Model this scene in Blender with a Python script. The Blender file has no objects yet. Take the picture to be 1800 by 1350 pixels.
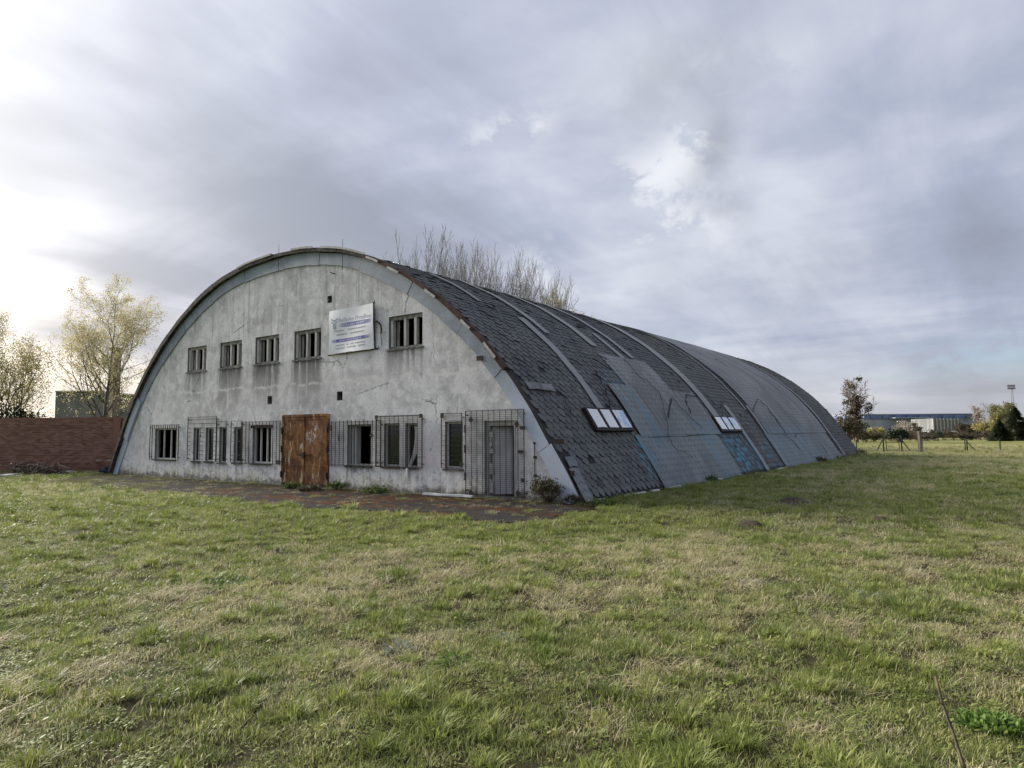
import bpy, bmesh, math, random
import numpy as np
from mathutils import Vector, Matrix, noise as mnoise
from mathutils.geometry import delaunay_2d_cdt
R = math.radians
rng = random.Random(7)
scene = bpy.context.scene
COL = scene.collection

# ------------------------------------------------------------------ camera
FPX, YAW, PITCH, ROLL = 1175.2, R(-35.977), R(4.2375), R(-0.4094)
CAM = np.array([19.268, -13.313, 1.6])
_f = np.array([math.sin(YAW)*math.cos(PITCH), math.cos(YAW)*math.cos(PITCH), math.sin(PITCH)])
_r0 = np.array([math.cos(YAW), -math.sin(YAW), 0.0]); _u0 = np.cross(_r0, _f)
_r = math.cos(ROLL)*_r0 + math.sin(ROLL)*_u0
_u = -math.sin(ROLL)*_r0 + math.cos(ROLL)*_u0
cd = bpy.data.cameras.new('camera'); cam = bpy.data.objects.new('camera', cd); COL.objects.link(cam)
cd.sensor_width = 36; cd.lens = FPX/1800*36; cd.clip_start = 0.05; cd.clip_end = 6000
M = Matrix(((_r[0], _u[0], -_f[0], CAM[0]), (_r[1], _u[1], -_f[1], CAM[1]), (_r[2], _u[2], -_f[2], CAM[2]), (0, 0, 0, 1)))
cam.matrix_world = M; scene.camera = cam
scene.render.resolution_x = 1024; scene.render.resolution_y = 768

def ray(px, py):
    d = _f*FPX + _r*(px-900) + _u*(675-py); return d/np.linalg.norm(d)
def back(px, py, y=0.0):
    d = ray(px, py); return CAM + d*((y-CAM[1])/d[1])
def G(px, py, z=0.0):
    d = ray(px, py); return CAM + d*((z-CAM[2])/d[2])
_fh = np.array([_f[0], _f[1], 0])/math.hypot(_f[0], _f[1])
def at(px, py, D):
    d = ray(px, py); return CAM + d*(D/float(d@_fh))

# ------------------------------------------------------------------ light
SUN_AZ, SUN_EL = YAW - R(54), R(21.5)           # azimuth from +Y towards +X
SUN = np.array([math.sin(SUN_AZ)*math.cos(SUN_EL), math.cos(SUN_AZ)*math.cos(SUN_EL), math.sin(SUN_EL)])
sl = bpy.data.lights.new('sun', 'SUN'); so = bpy.data.objects.new('sun', sl); COL.objects.link(so)
sl.energy = 5.0; sl.angle = R(26); sl.color = (1.0, 0.93, 0.82)
so.rotation_euler = Vector(SUN).to_track_quat('Z', 'Y').to_euler()
scene.view_settings.view_transform = 'Standard'; scene.view_settings.look = 'None'
scene.view_settings.gamma = 1; scene.view_settings.use_curve_mapping = False
scene.view_settings.exposure = 0.66

class NT:
    """small helper to write node trees"""
    def __init__(s, tree): s.t = tree
    def n(s, typ, **kw):
        nd = s.t.nodes.new(typ)
        for k, v in kw.items(): setattr(nd, k, v)
        return nd
    def put(s, sock, v):
        if v is None: return
        if isinstance(v, bpy.types.NodeSocket): s.t.links.new(v, sock)
        elif isinstance(v, bpy.types.Node): s.t.links.new(v.outputs[0], sock)
        elif isinstance(v, (tuple, list, np.ndarray)):
            v = [float(q) for q in v]
            if sock.type == 'RGBA' and len(v) == 3: v.append(1.0)
            sock.default_value = v
        else: sock.default_value = v
    def m(s, op, a, b=None, c=None, clamp=False):
        nd = s.n('ShaderNodeMath', operation=op, use_clamp=clamp)
        for i, v in enumerate((a, b, c)):
            if v is not None: s.put(nd.inputs[i], v)
        return nd.outputs[0]
    def vm(s, op, a, b=None, scale=None):
        nd = s.n('ShaderNodeVectorMath', operation=op)
        s.put(nd.inputs[0], a)
        if b is not None: s.put(nd.inputs[1], b)
        if scale is not None: s.put(nd.inputs[3], scale)
        return nd.outputs['Value'] if op in ('DOT_PRODUCT', 'LENGTH') else nd.outputs[0]
    def noise(s, vec, scale=5, detail=4, rough=0.55, dist=0.0, dim='3D'):
        nd = s.n('ShaderNodeTexNoise', noise_dimensions=dim)
        s.put(nd.inputs['Vector'], vec); s.put(nd.inputs['Scale'], scale); s.put(nd.inputs['Detail'], detail)
        s.put(nd.inputs['Roughness'], rough); s.put(nd.inputs['Distortion'], dist)
        return nd.outputs[0]
    def vor(s, vec, scale=5, feature='F1'):
        nd = s.n('ShaderNodeTexVoronoi', feature=feature); s.put(nd.inputs['Vector'], vec); s.put(nd.inputs['Scale'], scale)
        return nd
    def scale(s, vec, sc, loc=(0, 0, 0), rot=(0, 0, 0)):
        nd = s.n('ShaderNodeMapping'); s.put(nd.inputs[0], vec); s.put(nd.inputs['Scale'], sc)
        s.put(nd.inputs['Location'], loc); s.put(nd.inputs['Rotation'], rot); return nd.outputs[0]
    def rng(s, v, a, b, c=0.0, d=1.0, smooth=True):
        nd = s.n('ShaderNodeMapRange', interpolation_type='SMOOTHSTEP' if smooth else 'LINEAR')
        for i, q in enumerate((v, a, b, c, d)): s.put(nd.inputs[i], q)
        return nd.outputs[0]
    def mix(s, f, a, b, blend='MIX'):
        nd = s.n('ShaderNodeMix', data_type='RGBA', blend_type=blend)
        s.put(nd.inputs[0], f); s.put(nd.inputs[6], a); s.put(nd.inputs[7], b); return nd.outputs[2]
    def xyz(s, v):
        nd = s.n('ShaderNodeSeparateXYZ'); s.put(nd.inputs[0], v); return nd.outputs[0], nd.outputs[1], nd.outputs[2]
    def comb(s, x, y, z):
        nd = s.n('ShaderNodeCombineXYZ'); s.put(nd.inputs[0], x); s.put(nd.inputs[1], y); s.put(nd.inputs[2], z); return nd.outputs[0]

# ------------------------------------------------------------------ sky
world = bpy.data.worlds.new('World'); scene.world = world; world.use_nodes = True
world.node_tree.nodes.clear(); W = NT(world.node_tree)
d = W.n('ShaderNodeTexCoord').outputs['Generated']
dx, dy, dz = W.xyz(d)
zc = W.m('MAXIMUM', dz, 0.0)
den = W.m('ADD', zc, 0.16)
P = W.comb(W.m('DIVIDE', dx, den), W.m('DIVIDE', dy, den), 0.0)
# streaky stratus, elongated
Pa = W.scale(P, (1.0, 0.42, 1.0), rot=(0, 0, R(35)))
n1 = W.noise(Pa, 0.85, 5, 0.5, 0.7)
n2 = W.noise(W.scale(P, (0.5, 1.15, 1), (3.1, 1.7, 0), (0, 0, R(-12))), 1.05, 4, 0.5, 0.5)
n3 = W.noise(P, 2.1, 6, 0.58, 0.4)
base = W.m('ADD', W.m('MULTIPLY', n1, 0.42), W.m('MULTIPLY', n2, 0.33))
n4 = W.noise(W.scale(P, (1.0, 0.35, 1.0), (7, 3, 0), (0, 0, R(58))), 3.0, 7, 0.6, 0.9)
base = W.m('ADD', base, W.m('MULTIPLY', W.m('ADD', n3, n4), 0.14))
ramp = W.n('ShaderNodeValToRGB'); W.put(ramp.inputs[0], base)
cr = ramp.color_ramp; cr.elements[0].position = 0.40; cr.elements[0].color = (0.195, 0.213, 0.265, 1)
cr.elements[1].position = 0.61; cr.elements[1].color = (0.44, 0.46, 0.52, 1)
e = cr.elements.new(0.50); e.color = (0.27, 0.297, 0.38, 1)
col = ramp.outputs[0]
def skyspot(px, py, wx, wy, rot=0.0):
    """gaussian falloff round one direction of the sky, in degrees"""
    c = ray(px, py); t = np.cross(c, (0, 0, 1)); t /= np.linalg.norm(t); b = np.cross(t, c)
    t2 = math.cos(rot)*t + math.sin(rot)*b; b2 = -math.sin(rot)*t + math.cos(rot)*b
    a = W.m('DIVIDE', W.vm('DOT_PRODUCT', d, tuple(t2)), math.sin(R(wx)))
    q = W.m('DIVIDE', W.vm('DOT_PRODUCT', d, tuple(b2)), math.sin(R(wy)))
    s2 = W.m('ADD', W.m('MULTIPLY', a, a), W.m('MULTIPLY', q, q))
    front = W.m('GREATER_THAN', W.vm('DOT_PRODUCT', d, tuple(c)), 0.0)
    return W.m('MULTIPLY', W.m('EXPONENT', W.m('MULTIPLY', s2, -1.0)), front)
# broken bright cumulus tatters
nb = W.noise(W.scale(d, (1, 1, 1.5), (5, 2, 0)), 9.0, 8, 0.62, 0.25)
nb = W.rng(nb, 0.46, 0.57)
for (px, py, wx, wy, ro, k) in ((1150, 310, 4.5, 2.3, R(18), 0.62), (1225, 225, 1.6, 3.4, R(-25), 0.6), (900, 230, 3.0, 1.2, R(10), 0.7), (1195, 390, 4.5, 2.2, 0, 0.5), (1020, 470, 7, 2.5, 0, 0.35), (1330, 130, 5, 2, R(10), 0.2)):
    k2 = W.m('MULTIPLY', W.m('MULTIPLY', skyspot(px, py, wx, wy, ro), W.m('ADD', W.m('MULTIPLY', nb, 0.9), 0.1)), k)
    col = W.mix(k2, col, (0.66, 0.67, 0.68))
nd_ = W.rng(W.noise(d, 7.0, 6, 0.58, 0.2), 0.40, 0.58)
for (px, py, wx, wy, ro, k) in ((1255, 260, 1.6, 3.6, R(-18), 0.6), (1180, 130, 7, 3, R(20), 0.45), (640, 370, 11, 4.5, R(-28), 0.42), (330, 385, 10, 2.2, R(-10), 0.55), (430, 240, 13, 2.6, R(-36), 0.3), (560, 420, 8, 2, R(-5), 0.3), (1340, 480, 12, 4, 0, 0.3), (1280, 365, 2.0, 1.2, 0, 0.4)):
    k2 = W.m('MULTIPLY', W.m('MULTIPLY', skyspot(px, py, wx, wy, ro), W.m('ADD', W.m('MULTIPLY', nd_, 0.6), 0.4)), k)
    col = W.mix(k2, col, (0.20, 0.213, 0.25))
# pale warm light towards the horizon
hz = W.rng(dz, 0.0, 0.16, 0.55, 0.0)
col = W.mix(hz, col, (0.37, 0.36, 0.355))
# sun behind the cloud
g = W.m('MAXIMUM', W.vm('DOT_PRODUCT', d, tuple(SUN)), 0.0)
thin = W.rng(W.m('ADD', W.m('MULTIPLY', n1, 0.6), W.m('MULTIPLY', n2, 0.4)), 0.34, 0.62, 0.35, 1.25)
glow = W.m('ADD', W.m('MULTIPLY', W.m('POWER', g, 4.0), 0.22), W.m('MULTIPLY', W.m('POWER', g, 15.0), 1.45))
glow = W.m('MULTIPLY', glow, thin)
glow = W.m('MULTIPLY', glow, W.m('SUBTRACT', 1.0, W.m('MULTIPLY', skyspot(260, 20, 16, 7, R(-20)), 0.55)))
gc = W.vm('SCALE', W.mix(W.rng(dz, 0.04, 0.30), (1.0, 0.78, 0.48), (1.0, 0.945, 0.85)), scale=glow)
col = W.vm('ADD', col, gc)
bgc = W.n('ShaderNodeBackground'); W.put(bgc.inputs[0], col); bgc.inputs[1].default_value = 1.0
sky = W.n('ShaderNodeTexSky', sky_type='NISHITA'); sky.sun_disc = False
sky.sun_elevation = SUN_EL; sky.sun_rotation = SUN_AZ
bgs = W.n('ShaderNodeBackground'); W.put(bgs.inputs[0], W.mix(1.0, sky.outputs[0], (0.80, 0.92, 1.12), 'MULTIPLY')); bgs.inputs[1].default_value = 0.10
# gaps of clear sky: low down, thin breaks
gap = W.m('MULTIPLY', skyspot(1770, 622, 9, 1.5, R(3)), W.m('MULTIPLY', W.rng(n4, 0.35, 0.6), 0.42))
gap = W.m('ADD', gap, 0.04, clamp=True)
ms = W.n('ShaderNodeMixShader'); W.put(ms.inputs[0], gap); W.put(ms.inputs[1], bgc); W.put(ms.inputs[2], bgs)
wo = W.n('ShaderNodeOutputWorld'); W.put(wo.inputs[0], ms)

# ------------------------------------------------------------------ object helpers
def link(name, me, mat=None, parent=None):
    o = bpy.data.objects.new(name, me); COL.objects.link(o)
    if mat is not None and me is not None and not me.materials: me.materials.append(mat)
    if parent is not None: o.parent = parent
    return o
def tag(o, label, cat, group=None, kind=None):
    if label: o['label'] = label
    if cat: o['category'] = cat
    if group: o['group'] = group
    if kind: o['kind'] = kind
    return o
def empty(name, loc=(0, 0, 0)):
    o = bpy.data.objects.new(name, None); COL.objects.link(o); o.location = [float(q) for q in loc]; o.empty_display_size = 0.3; return o
class MB:
    def __init__(s): s.v = []; s.f = []
    def add(s, v, f):
        b = len(s.v); s.v += [tuple(float(c) for c in q) for q in v]; s.f += [tuple(i+b for i in q) for q in f]; return s
    def box(s, x0, x1, y0, y1, z0, z1):
        return s.add([(x0, y0, z0), (x1, y0, z0), (x1, y1, z0), (x0, y1, z0), (x0, y0, z1), (x1, y0, z1), (x1, y1, z1), (x0, y1, z1)],
                     [(0, 3, 2, 1), (4, 5, 6, 7), (0, 1, 5, 4), (1, 2, 6, 5), (2, 3, 7, 6), (3, 0, 4, 7)])
    def tube(s, pts, rad, n=6, cap=True):
        pts = [np.array(p, float) for p in pts]; k = len(pts)
        if not hasattr(rad, '__len__'): rad = [rad]*k
        rings = []
        for i, p in enumerate(pts):
            t = pts[min(i+1, k-1)]-pts[max(i-1, 0)]; L = np.linalg.norm(t); t = t/L if L > 1e-9 else np.array([0, 0, 1.])
            a = np.cross(t, (0, 0, 1.) if abs(t[2]) < 0.9 else (1., 0, 0)); a /= np.linalg.norm(a); b = np.cross(t, a)
            rings.append([p+rad[i]*(math.cos(2*math.pi*j/n)*a+math.sin(2*math.pi*j/n)*b) for j in range(n)])
        v = [q for r_ in rings for q in r_]; f = []
        for i in range(k-1):
            for j in range(n):
                j2 = (j+1) % n; f.append((i*n+j, i*n+j2, (i+1)*n+j2, (i+1)*n+j))
        if cap: f.append(tuple(range(n-1, -1, -1))); f.append(tuple((k-1)*n+j for j in range(n)))
        return s.add(v, f)
    def build(s, name, mat, parent=None, smooth=False, origin=None):
        me = bpy.data.meshes.new(name); v = s.v
        if origin is not None:
            ox = [float(q) for q in origin]; v = [(a-ox[0], b-ox[1], c-ox[2]) for a, b, c in v]
        me.from_pydata(v, [], s.f); me.update()
        if smooth: me.shade_smooth()
        o = link(name, me, mat, parent)
        if origin is not None: o.location = ox
        return o
def fattr(me, name, vals, typ='FLOAT', dom='POINT'):
    a = me.attributes.new(name, typ, dom); arr = np.asarray(vals, dtype=np.float32 if typ != 'INT' else np.int32).ravel()
    a.data.foreach_set('value' if typ in ('FLOAT', 'INT') else 'vector' if typ == 'FLOAT_VECTOR' else 'color', arr)

# ------------------------------------------------------------------ materials
def mat(name):
    m = bpy.data.materials.new(name); m.use_nodes = True; m.node_tree.nodes.clear(); t = NT(m.node_tree)
    b = t.n('ShaderNodeBsdfPrincipled'); o = t.n('ShaderNodeOutputMaterial'); t.put(o.inputs[0], b)
    t.b = b; t.out = o; t.o = t.n('ShaderNodeTexCoord').outputs['Object']
    t.geo = t.n('ShaderNodeNewGeometry'); t.pos = t.geo.outputs['Position']
    return m, t
def bump(t, h, strength=0.3, dist=0.02):
    nd = t.n('ShaderNodeBump'); t.put(nd.inputs['Height'], h); nd.inputs['Strength'].default_value = strength; nd.inputs['Distance'].default_value = dist
    t.put(t.b.inputs['Normal'], nd)
def simple(name, c1, c2, sc=6.0, rough=0.7, metal=0.0, spec=0.3, stretch=(1, 1, 1), bm=0.0):
    m, t = mat(name); v = t.scale(t.pos, stretch)
    n = t.noise(v, sc, 6, 0.6); t.put(t.b.inputs['Base Color'], t.mix(t.rng(n, 0.35, 0.65), c1, c2))
    t.put(t.b.inputs['Roughness'], rough); t.put(t.b.inputs['Metallic'], metal); t.put(t.b.inputs['Specular IOR Level'], spec)
    if bm: bump(t, n, bm, 0.01)
    return m
MAT = {}
MAT['frame'] = simple('weathered_frame', (0.42, 0.41, 0.38), (0.60, 0.59, 0.55), 14, 0.8, stretch=(1, 1, 0.2), bm=0.3)
MAT['frame_dark'] = simple('grey_frame', (0.16, 0.155, 0.14), (0.34, 0.33, 0.30), 12, 0.8, stretch=(1, 1, 0.2), bm=0.3)
MAT['bar'] = simple('rusty_bar', (0.012, 0.011, 0.011), (0.045, 0.028, 0.022), 20, 0.75)
MAT['wire'] = simple('dull_wire', (0.018, 0.018, 0.019), (0.045, 0.042, 0.04), 20, 0.6)
MAT['blackplate'] = simple('black_plate', (0.012, 0.010, 0.010), (0.035, 0.018, 0.016), 18, 0.6)
MAT['sill'] = simple('sill', (0.05, 0.045, 0.042), (0.20, 0.19, 0.175), 10, 0.8)
MAT['interior'] = simple('interior_paint', (0.62, 0.64, 0.68), (0.80, 0.81, 0.83), 1.5, 0.85)
MAT['interior_dark'] = simple('interior_painted_shade', (0.008, 0.008, 0.008), (0.018, 0.017, 0.016), 1.5, 0.9)  # near black: the unlit interior's darkness is put into the colour
MAT['rust_board'] = simple('rusty_verge', (0.04, 0.020, 0.016), (0.095, 0.052, 0.04), 5, 0.8, stretch=(1, 1, 1), bm=0.3)
MAT['dark_board'] = simple('tarred_verge', (0.025, 0.022, 0.020), (0.10, 0.085, 0.07), 5, 0.8, bm=0.3)
MAT['pale_felt'] = simple('pale_torn_felt', (0.42, 0.40, 0.37), (0.62, 0.60, 0.56), 6, 0.85)
MAT['white_plastic'] = simple('white_plastic', (0.62, 0.63, 0.63), (0.78, 0.79, 0.79), 8, 0.5)
MAT['cable'] = simple('black_cable', (0.01, 0.01, 0.011), (0.03, 0.03, 0.03), 10, 0.6)
MAT['metal'] = simple('galvanised', (0.12, 0.125, 0.13), (0.2, 0.205, 0.21), 10, 0.6, 0.3)
MAT['bark'] = simple('bark', (0.085, 0.075, 0.062), (0.17, 0.15, 0.12), 5, 0.9, bm=0.4)
MAT['bark_grey'] = simple('grey_bark', (0.22, 0.215, 0.22), (0.36, 0.35, 0.35), 5, 0.9)
MAT['bark_pink'] = simple('birch_twigs', (0.16, 0.12, 0.11), (0.27, 0.20, 0.18), 5, 0.9)
MAT['twig'] = simple('dead_twigs', (0.065, 0.045, 0.035), (0.17, 0.13, 0.10), 6, 0.9)
MAT['concrete'] = simple('old_concrete', (0.30, 0.29, 0.27), (0.42, 0.41, 0.38), 2, 0.9)
MAT['paint_green'] = simple('green_steel', (0.018, 0.035, 0.026), (0.03, 0.05, 0.036), 8, 0.6)
MAT['wood'] = simple('weathered_wood', (0.13, 0.11, 0.09), (0.24, 0.21, 0.18), 6, 0.9, stretch=(1, 1, 0.15))
MAT['white_wall'] = simple('white_panel', (0.27, 0.30, 0.35), (0.34, 0.37, 0.42), 0.2, 0.7)
MAT['blue_wall'] = simple('blue_cladding', (0.11, 0.16, 0.30), (0.15, 0.21, 0.37), 0.15, 0.6)
MAT['pale_tank'] = simple('pale_cladding', (0.14, 0.145, 0.15), (0.22, 0.225, 0.225), 0.5, 0.7, stretch=(1, 1, 0.1))
MAT['far_grey'] = simple('grey_block', (0.17, 0.165, 0.155), (0.25, 0.24, 0.22), 0.4, 0.85)
MAT['chimney'] = simple('chimney_brick', (0.17, 0.13, 0.095), (0.27, 0.20, 0.15), 2, 0.9)
MAT['dark_shed'] = simple('dark_shed', (0.03, 0.032, 0.036), (0.06, 0.06, 0.065), 0.5, 0.7)

def leafmat(name, c1, c2, trans=0.35):
    m, t = mat(name); oi = t.geo.outputs['Random Per Island']
    c = t.mix(oi, c1, c2); t.put(t.b.inputs['Base Color'], c); t.put(t.b.inputs['Roughness'], 0.6); t.put(t.b.inputs['Specular IOR Level'], 0.25)
    tr = t.n('ShaderNodeBsdfTranslucent'); t.put(tr.inputs[0], c)
    mx = t.n('ShaderNodeMixShader'); mx.inputs[0].default_value = trans; t.put(mx.inputs[1], t.b); t.put(mx.inputs[2], tr); t.put(t.out.inputs[0], mx)
    return m
MAT['leaf_spring'] = leafmat('spring_leaves', (0.36, 0.33, 0.16), (0.58, 0.52, 0.33), 0.6)
MAT['leaf_olive'] = leafmat('olive_leaves', (0.25, 0.23, 0.08), (0.44, 0.38, 0.18), 0.6)
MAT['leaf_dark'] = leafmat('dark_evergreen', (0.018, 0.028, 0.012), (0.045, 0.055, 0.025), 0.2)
MAT['leaf_ivy'] = leafmat('ivy', (0.045, 0.042, 0.02), (0.10, 0.085, 0.045), 0.25)
MAT['leaf_willow'] = leafmat('willow_leaves', (0.17, 0.165, 0.065), (0.26, 0.245, 0.11), 0.4)
MAT['leaf_brown'] = leafmat('brown_scrub', (0.06, 0.048, 0.032), (0.14, 0.115, 0.075), 0.3)
MAT['leaf_blossom'] = leafmat('pale_blossom', (0.30, 0.25, 0.21), (0.48, 0.42, 0.37), 0.3)
MAT['leaf_weed'] = leafmat('weed_leaves', (0.055, 0.095, 0.02), (0.12, 0.18, 0.04), 0.35)
MAT['leaf_fresh'] = leafmat('fresh_weed', (0.09, 0.17, 0.03), (0.17, 0.26, 0.06), 0.35)
MAT['leaf_silver'] = leafmat('silvery_weed', (0.20, 0.24, 0.18), (0.34, 0.38, 0.30), 0.2)
MAT['leaf_bush'] = leafmat('wall_shrub', (0.05, 0.055, 0.025), (0.15, 0.13, 0.07), 0.25)

# ------------------------------------------------------------------ hangar: profile of the vault
HALF = [(0, 7.60), (1.6, 7.52), (3.3, 7.22), (4.7, 6.74), (6.1, 6.05), (7.45, 5.16), (8.72, 4.08), (9.64, 3.06), (10.25, 2.24), (10.75, 1.44), (11.2, 0.74), (11.62, 0.0)]
HLEN = 37.2
def _resample():
    P0 = [np.array(p) for p in HALF]; P0 = [np.array([-1.6, 7.52])]+P0+[2*P0[-1]-P0[-2]]
    out = []
    for i in range(1, len(P0)-2):
        a, b, c, e_ = P0[i-1:i+3]
        for k in range(8):
            t = k/8; q = 0.5*((2*b)+(-a+c)*t+(2*a-5*b+4*c-e_)*t*t+(-a+3*b-3*c+e_)*t**3)
            lin = b+(c-b)*t; out.append(0.45*q+0.55*lin)      # slightly facetted, as the lattice vault is
    out.append(np.array(HALF[-1])); return np.array(out)
PR = _resample()
PS = np.r_[0, np.cumsum(np.linalg.norm(np.diff(PR, axis=0), axis=1))]
SMAX = float(PS[-1])
def prof(s):
    """point and outward normal on the vault at arc length s from the ridge (negative = left half)"""
    a = abs(s); sg = 1 if s >= 0 else -1
    i = int(np.clip(np.searchsorted(PS, a, 'right')-1, 0, len(PS)-2)); t = (a-PS[i])/(PS[i+1]-PS[i])
    p = PR[i]+(PR[i+1]-PR[i])*t
    h = 0.25
    def q(x):
        x = np.clip(x, 0, SMAX); return np.array([np.interp(x, PS, PR[:, 0]), np.interp(x, PS, PR[:, 1])])
    tg = q(a+h)-q(a-h); tg /= np.linalg.norm(tg); n = np.array([-tg[1], tg[0]]); n = np.array([abs(n[0]), abs(n[1])])
    return np.array([sg*p[0], p[1]]), np.array([sg*n[0], n[1]])
_PT = [tuple(map(float, (*prof(k*.01)[0], *prof(k*.01)[1]))) for k in range(int(SMAX*100)+2)]
_prof_exact = prof
def prof_fast(s):
    a = min(abs(s), SMAX)*100; i = min(int(a), len(_PT)-2); w = a-i; A, B = _PT[i], _PT[i+1]; sg = 1 if s >= 0 else -1
    return sg*(A[0]+(B[0]-A[0])*w), A[1]+(B[1]-A[1])*w, sg*A[2], A[3]
def roof(s, y, off=0.0):
    x, z, nx, nz = prof_fast(s); return (x+nx*off, y, z+nz*off)
def roofhit(px, py, off=0.05):
    d_ = ray(px, py); best = None
    pts = [np.array((roof(s, 0, off)[0], roof(s, 0, off)[2])) for s in PS]
    for i in range(len(pts)-1):
        a, b = pts[i], pts[i+1]; tx, tz = b-a; nx, nz = -tz, tx
        dn = d_[0]*nx+d_[2]*nz
        if abs(dn) < 1e-9: continue
        t = ((a[0]-CAM[0])*nx+(a[1]-CAM[2])*nz)/dn
        h = CAM+d_*t; w = ((h[0]-a[0])*tx+(h[2]-a[1])*tz)/(tx*tx+tz*tz)
        if t > 0 and -0.02 <= w <= 1.02 and (best is None or t < best[0]): best = (t, PS[i]+w*(PS[i+1]-PS[i]), h[1])
    if best is None: raise ValueError(f'roof miss {px},{py}')
    return best[1], best[2]

hangar = empty('hangar'); tag(hangar, 'derelict barrel-vaulted hangar with grey rendered gable and dark shingled roof', 'hangar')

# openings in the gable, from the photograph, on the plane y = 0
def rect(pl, pr, pt, pb):
    pm, px = (pt+pb)/2, (pl+pr)/2
    return [back(pl, pm)[0], back(pr, pm)[0], back(px, pb)[2], back(px, pt)[2]]   # x0 x1 z0 z1
UP = [rect(a, b, 600, 640)[:2]+[4.03, 4.96] for a, b in ((330, 363), (387, 425), (448.5, 490.5), (517, 564), (683, 742.5))]
w1 = rect(272, 309, 753, 807.5); w2a = rect(339.5, 352, 751.5, 811); w2b = rect(361, 375, 751.5, 811)
w2c = rect(385, 398, 750.7, 813.5); w2d = rect(410.7, 426, 750.7, 813.5); w3 = rect(443.5, 476.5, 747, 814.5)
w4 = rect(609.8, 652.4, 746, 818.7); w5a = rect(674.7, 702, 744, 820.4); w5b = rect(712, 734, 744, 822); w6 = rect(782, 813.3, 741, 824)
dr = rect(498.5, 577, 731, 856); dr[2] = 0.03
d2 = rect(851.6, 907, 739, 876); d2[2] = 0.05
vents = [rect(575.5, 583.5, 520, 532.4), rect(592, 602, 688, 704), rect(470, 478, 696, 710.6)]
OPEN = UP+[w1, w2a, w2b, w2c, w2d, w3, w4, w5a, w5b, w6, dr, d2]+vents
WT = 0.22                                                     # wall thickness

# --- gable material: lime-grey render with stains
m, t = mat('gable_render'); MAT['render'] = m
x, y_, z = t.xyz(t.pos)
wx = t.comb(x, 0.0, z)
nl = t.noise(wx, 0.7, 5, 0.6, 0.4); nm = t.noise(wx, 3.0, 6, 0.62, 0.3); nf = t.noise(wx, 16, 5, 0.6)
c = t.mix(t.rng(nl, 0.35, 0.66), (0.52, 0.515, 0.51), (0.77, 0.765, 0.755))
c = t.mix(t.rng(nm, 0.45, 0.72), c, (0.85, 0.845, 0.84))
c = t.mix(t.m('MULTIPLY', t.rng(nm, 0.46, 0.26), 0.7), c, (0.33, 0.33, 0.33))
c = t.mix(t.m('MULTIPLY', t.rng(nf, 0.5, 0.30), 0.45), c, (0.30, 0.30, 0.29))
streak = t.noise(t.comb(t.m('MULTIPLY', x, 5.5), 0.0, t.m('MULTIPLY', z, 0.28)), 1.0, 6, 0.65)
upper = t.rng(z, 3.0, 5.5)
c = t.mix(t.m('MULTIPLY', t.m('MULTIPLY', t.rng(streak, 0.50, 0.33), upper), 0.5), c, (0.25, 0.25, 0.235))
c = t.mix(t.m('MULTIPLY', t.rng(streak, 0.58, 0.72), 0.55), c, (0.72, 0.71, 0.68))
# dark runs below the upper windows
for (x0, x1, z0, z1), k, ln in [(UP[0], .8, 1.4), (UP[1], .95, 1.7), (UP[2], .95, 1.8), (UP[3], .95, 1.9), (UP[4], .85, .9), (w2a, .7, .75), (w2b, .7, .75), (w3, .55, .6), (w4, .8, .6)]:
    bx_ = t.m('MULTIPLY', t.rng(x, x0-0.25, x0+0.05), t.rng(x, x1+0.2, x1-0.15))
    bz_ = t.m('MULTIPLY', t.rng(z, z0-ln, z0, 0.0, 1.0, False), t.m('LESS_THAN', z, z0+0.01))
    st = t.noise(t.comb(t.m('MULTIPLY', x, 7.0), z0, t.m('MULTIPLY', z, 0.4)), 1.0, 4, 0.6)
    k_ = t.m('MULTIPLY', t.m('MULTIPLY', bx_, bz_), t.rng(st, 0.36, 0.52, 0.25, 1.0))
    c = t.mix(t.m('MULTIPLY', k_, k), c, (0.10, 0.10, 0.095))
# wandering pale lime line, and a few vertical ones
wob = t.m('MULTIPLY', t.m('SUBTRACT', t.noise(t.comb(x, 3.0, 0.0), 0.9, 4, 0.6), 0.5), 0.7)
dd = t.m('ABSOLUTE', t.m('SUBTRACT', t.m('ADD', z, wob), 3.22))
c = t.mix(t.m('MULTIPLY', t.m('MULTIPLY', t.rng(dd, 0.07, 0.0), t.rng(nm, 0.35, 0.55)), 0.75), c, (0.76, 0.75, 0.72))
for xc, za, zb in ((3.1, 4.2, 7.4), (1.0, 5.5, 7.2), (7.9, 1.5, 4.6), (9.75, 2.1, 2.9), (5.0, 2.2, 4.0)):
    wb = t.m('MULTIPLY', t.m('SUBTRACT', t.noise(t.comb(xc, 0.0, z), 1.4, 3, 0.6), 0.5), 0.35)
    dd = t.m('ABSOLUTE', t.m('SUBTRACT', t.m('ADD', x, wb), xc))
    k_ = t.m('MULTIPLY', t.m('MULTIPLY', t.rng(dd, 0.06, 0.0), t.rng(nf, 0.35, 0.55)), t.m('MULTIPLY', t.rng(z, za, za+.5), t.rng(z, zb, zb-.5)))
    c = t.mix(t.m('MULTIPLY', k_, 0.6), c, (0.80, 0.79, 0.76))
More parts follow.
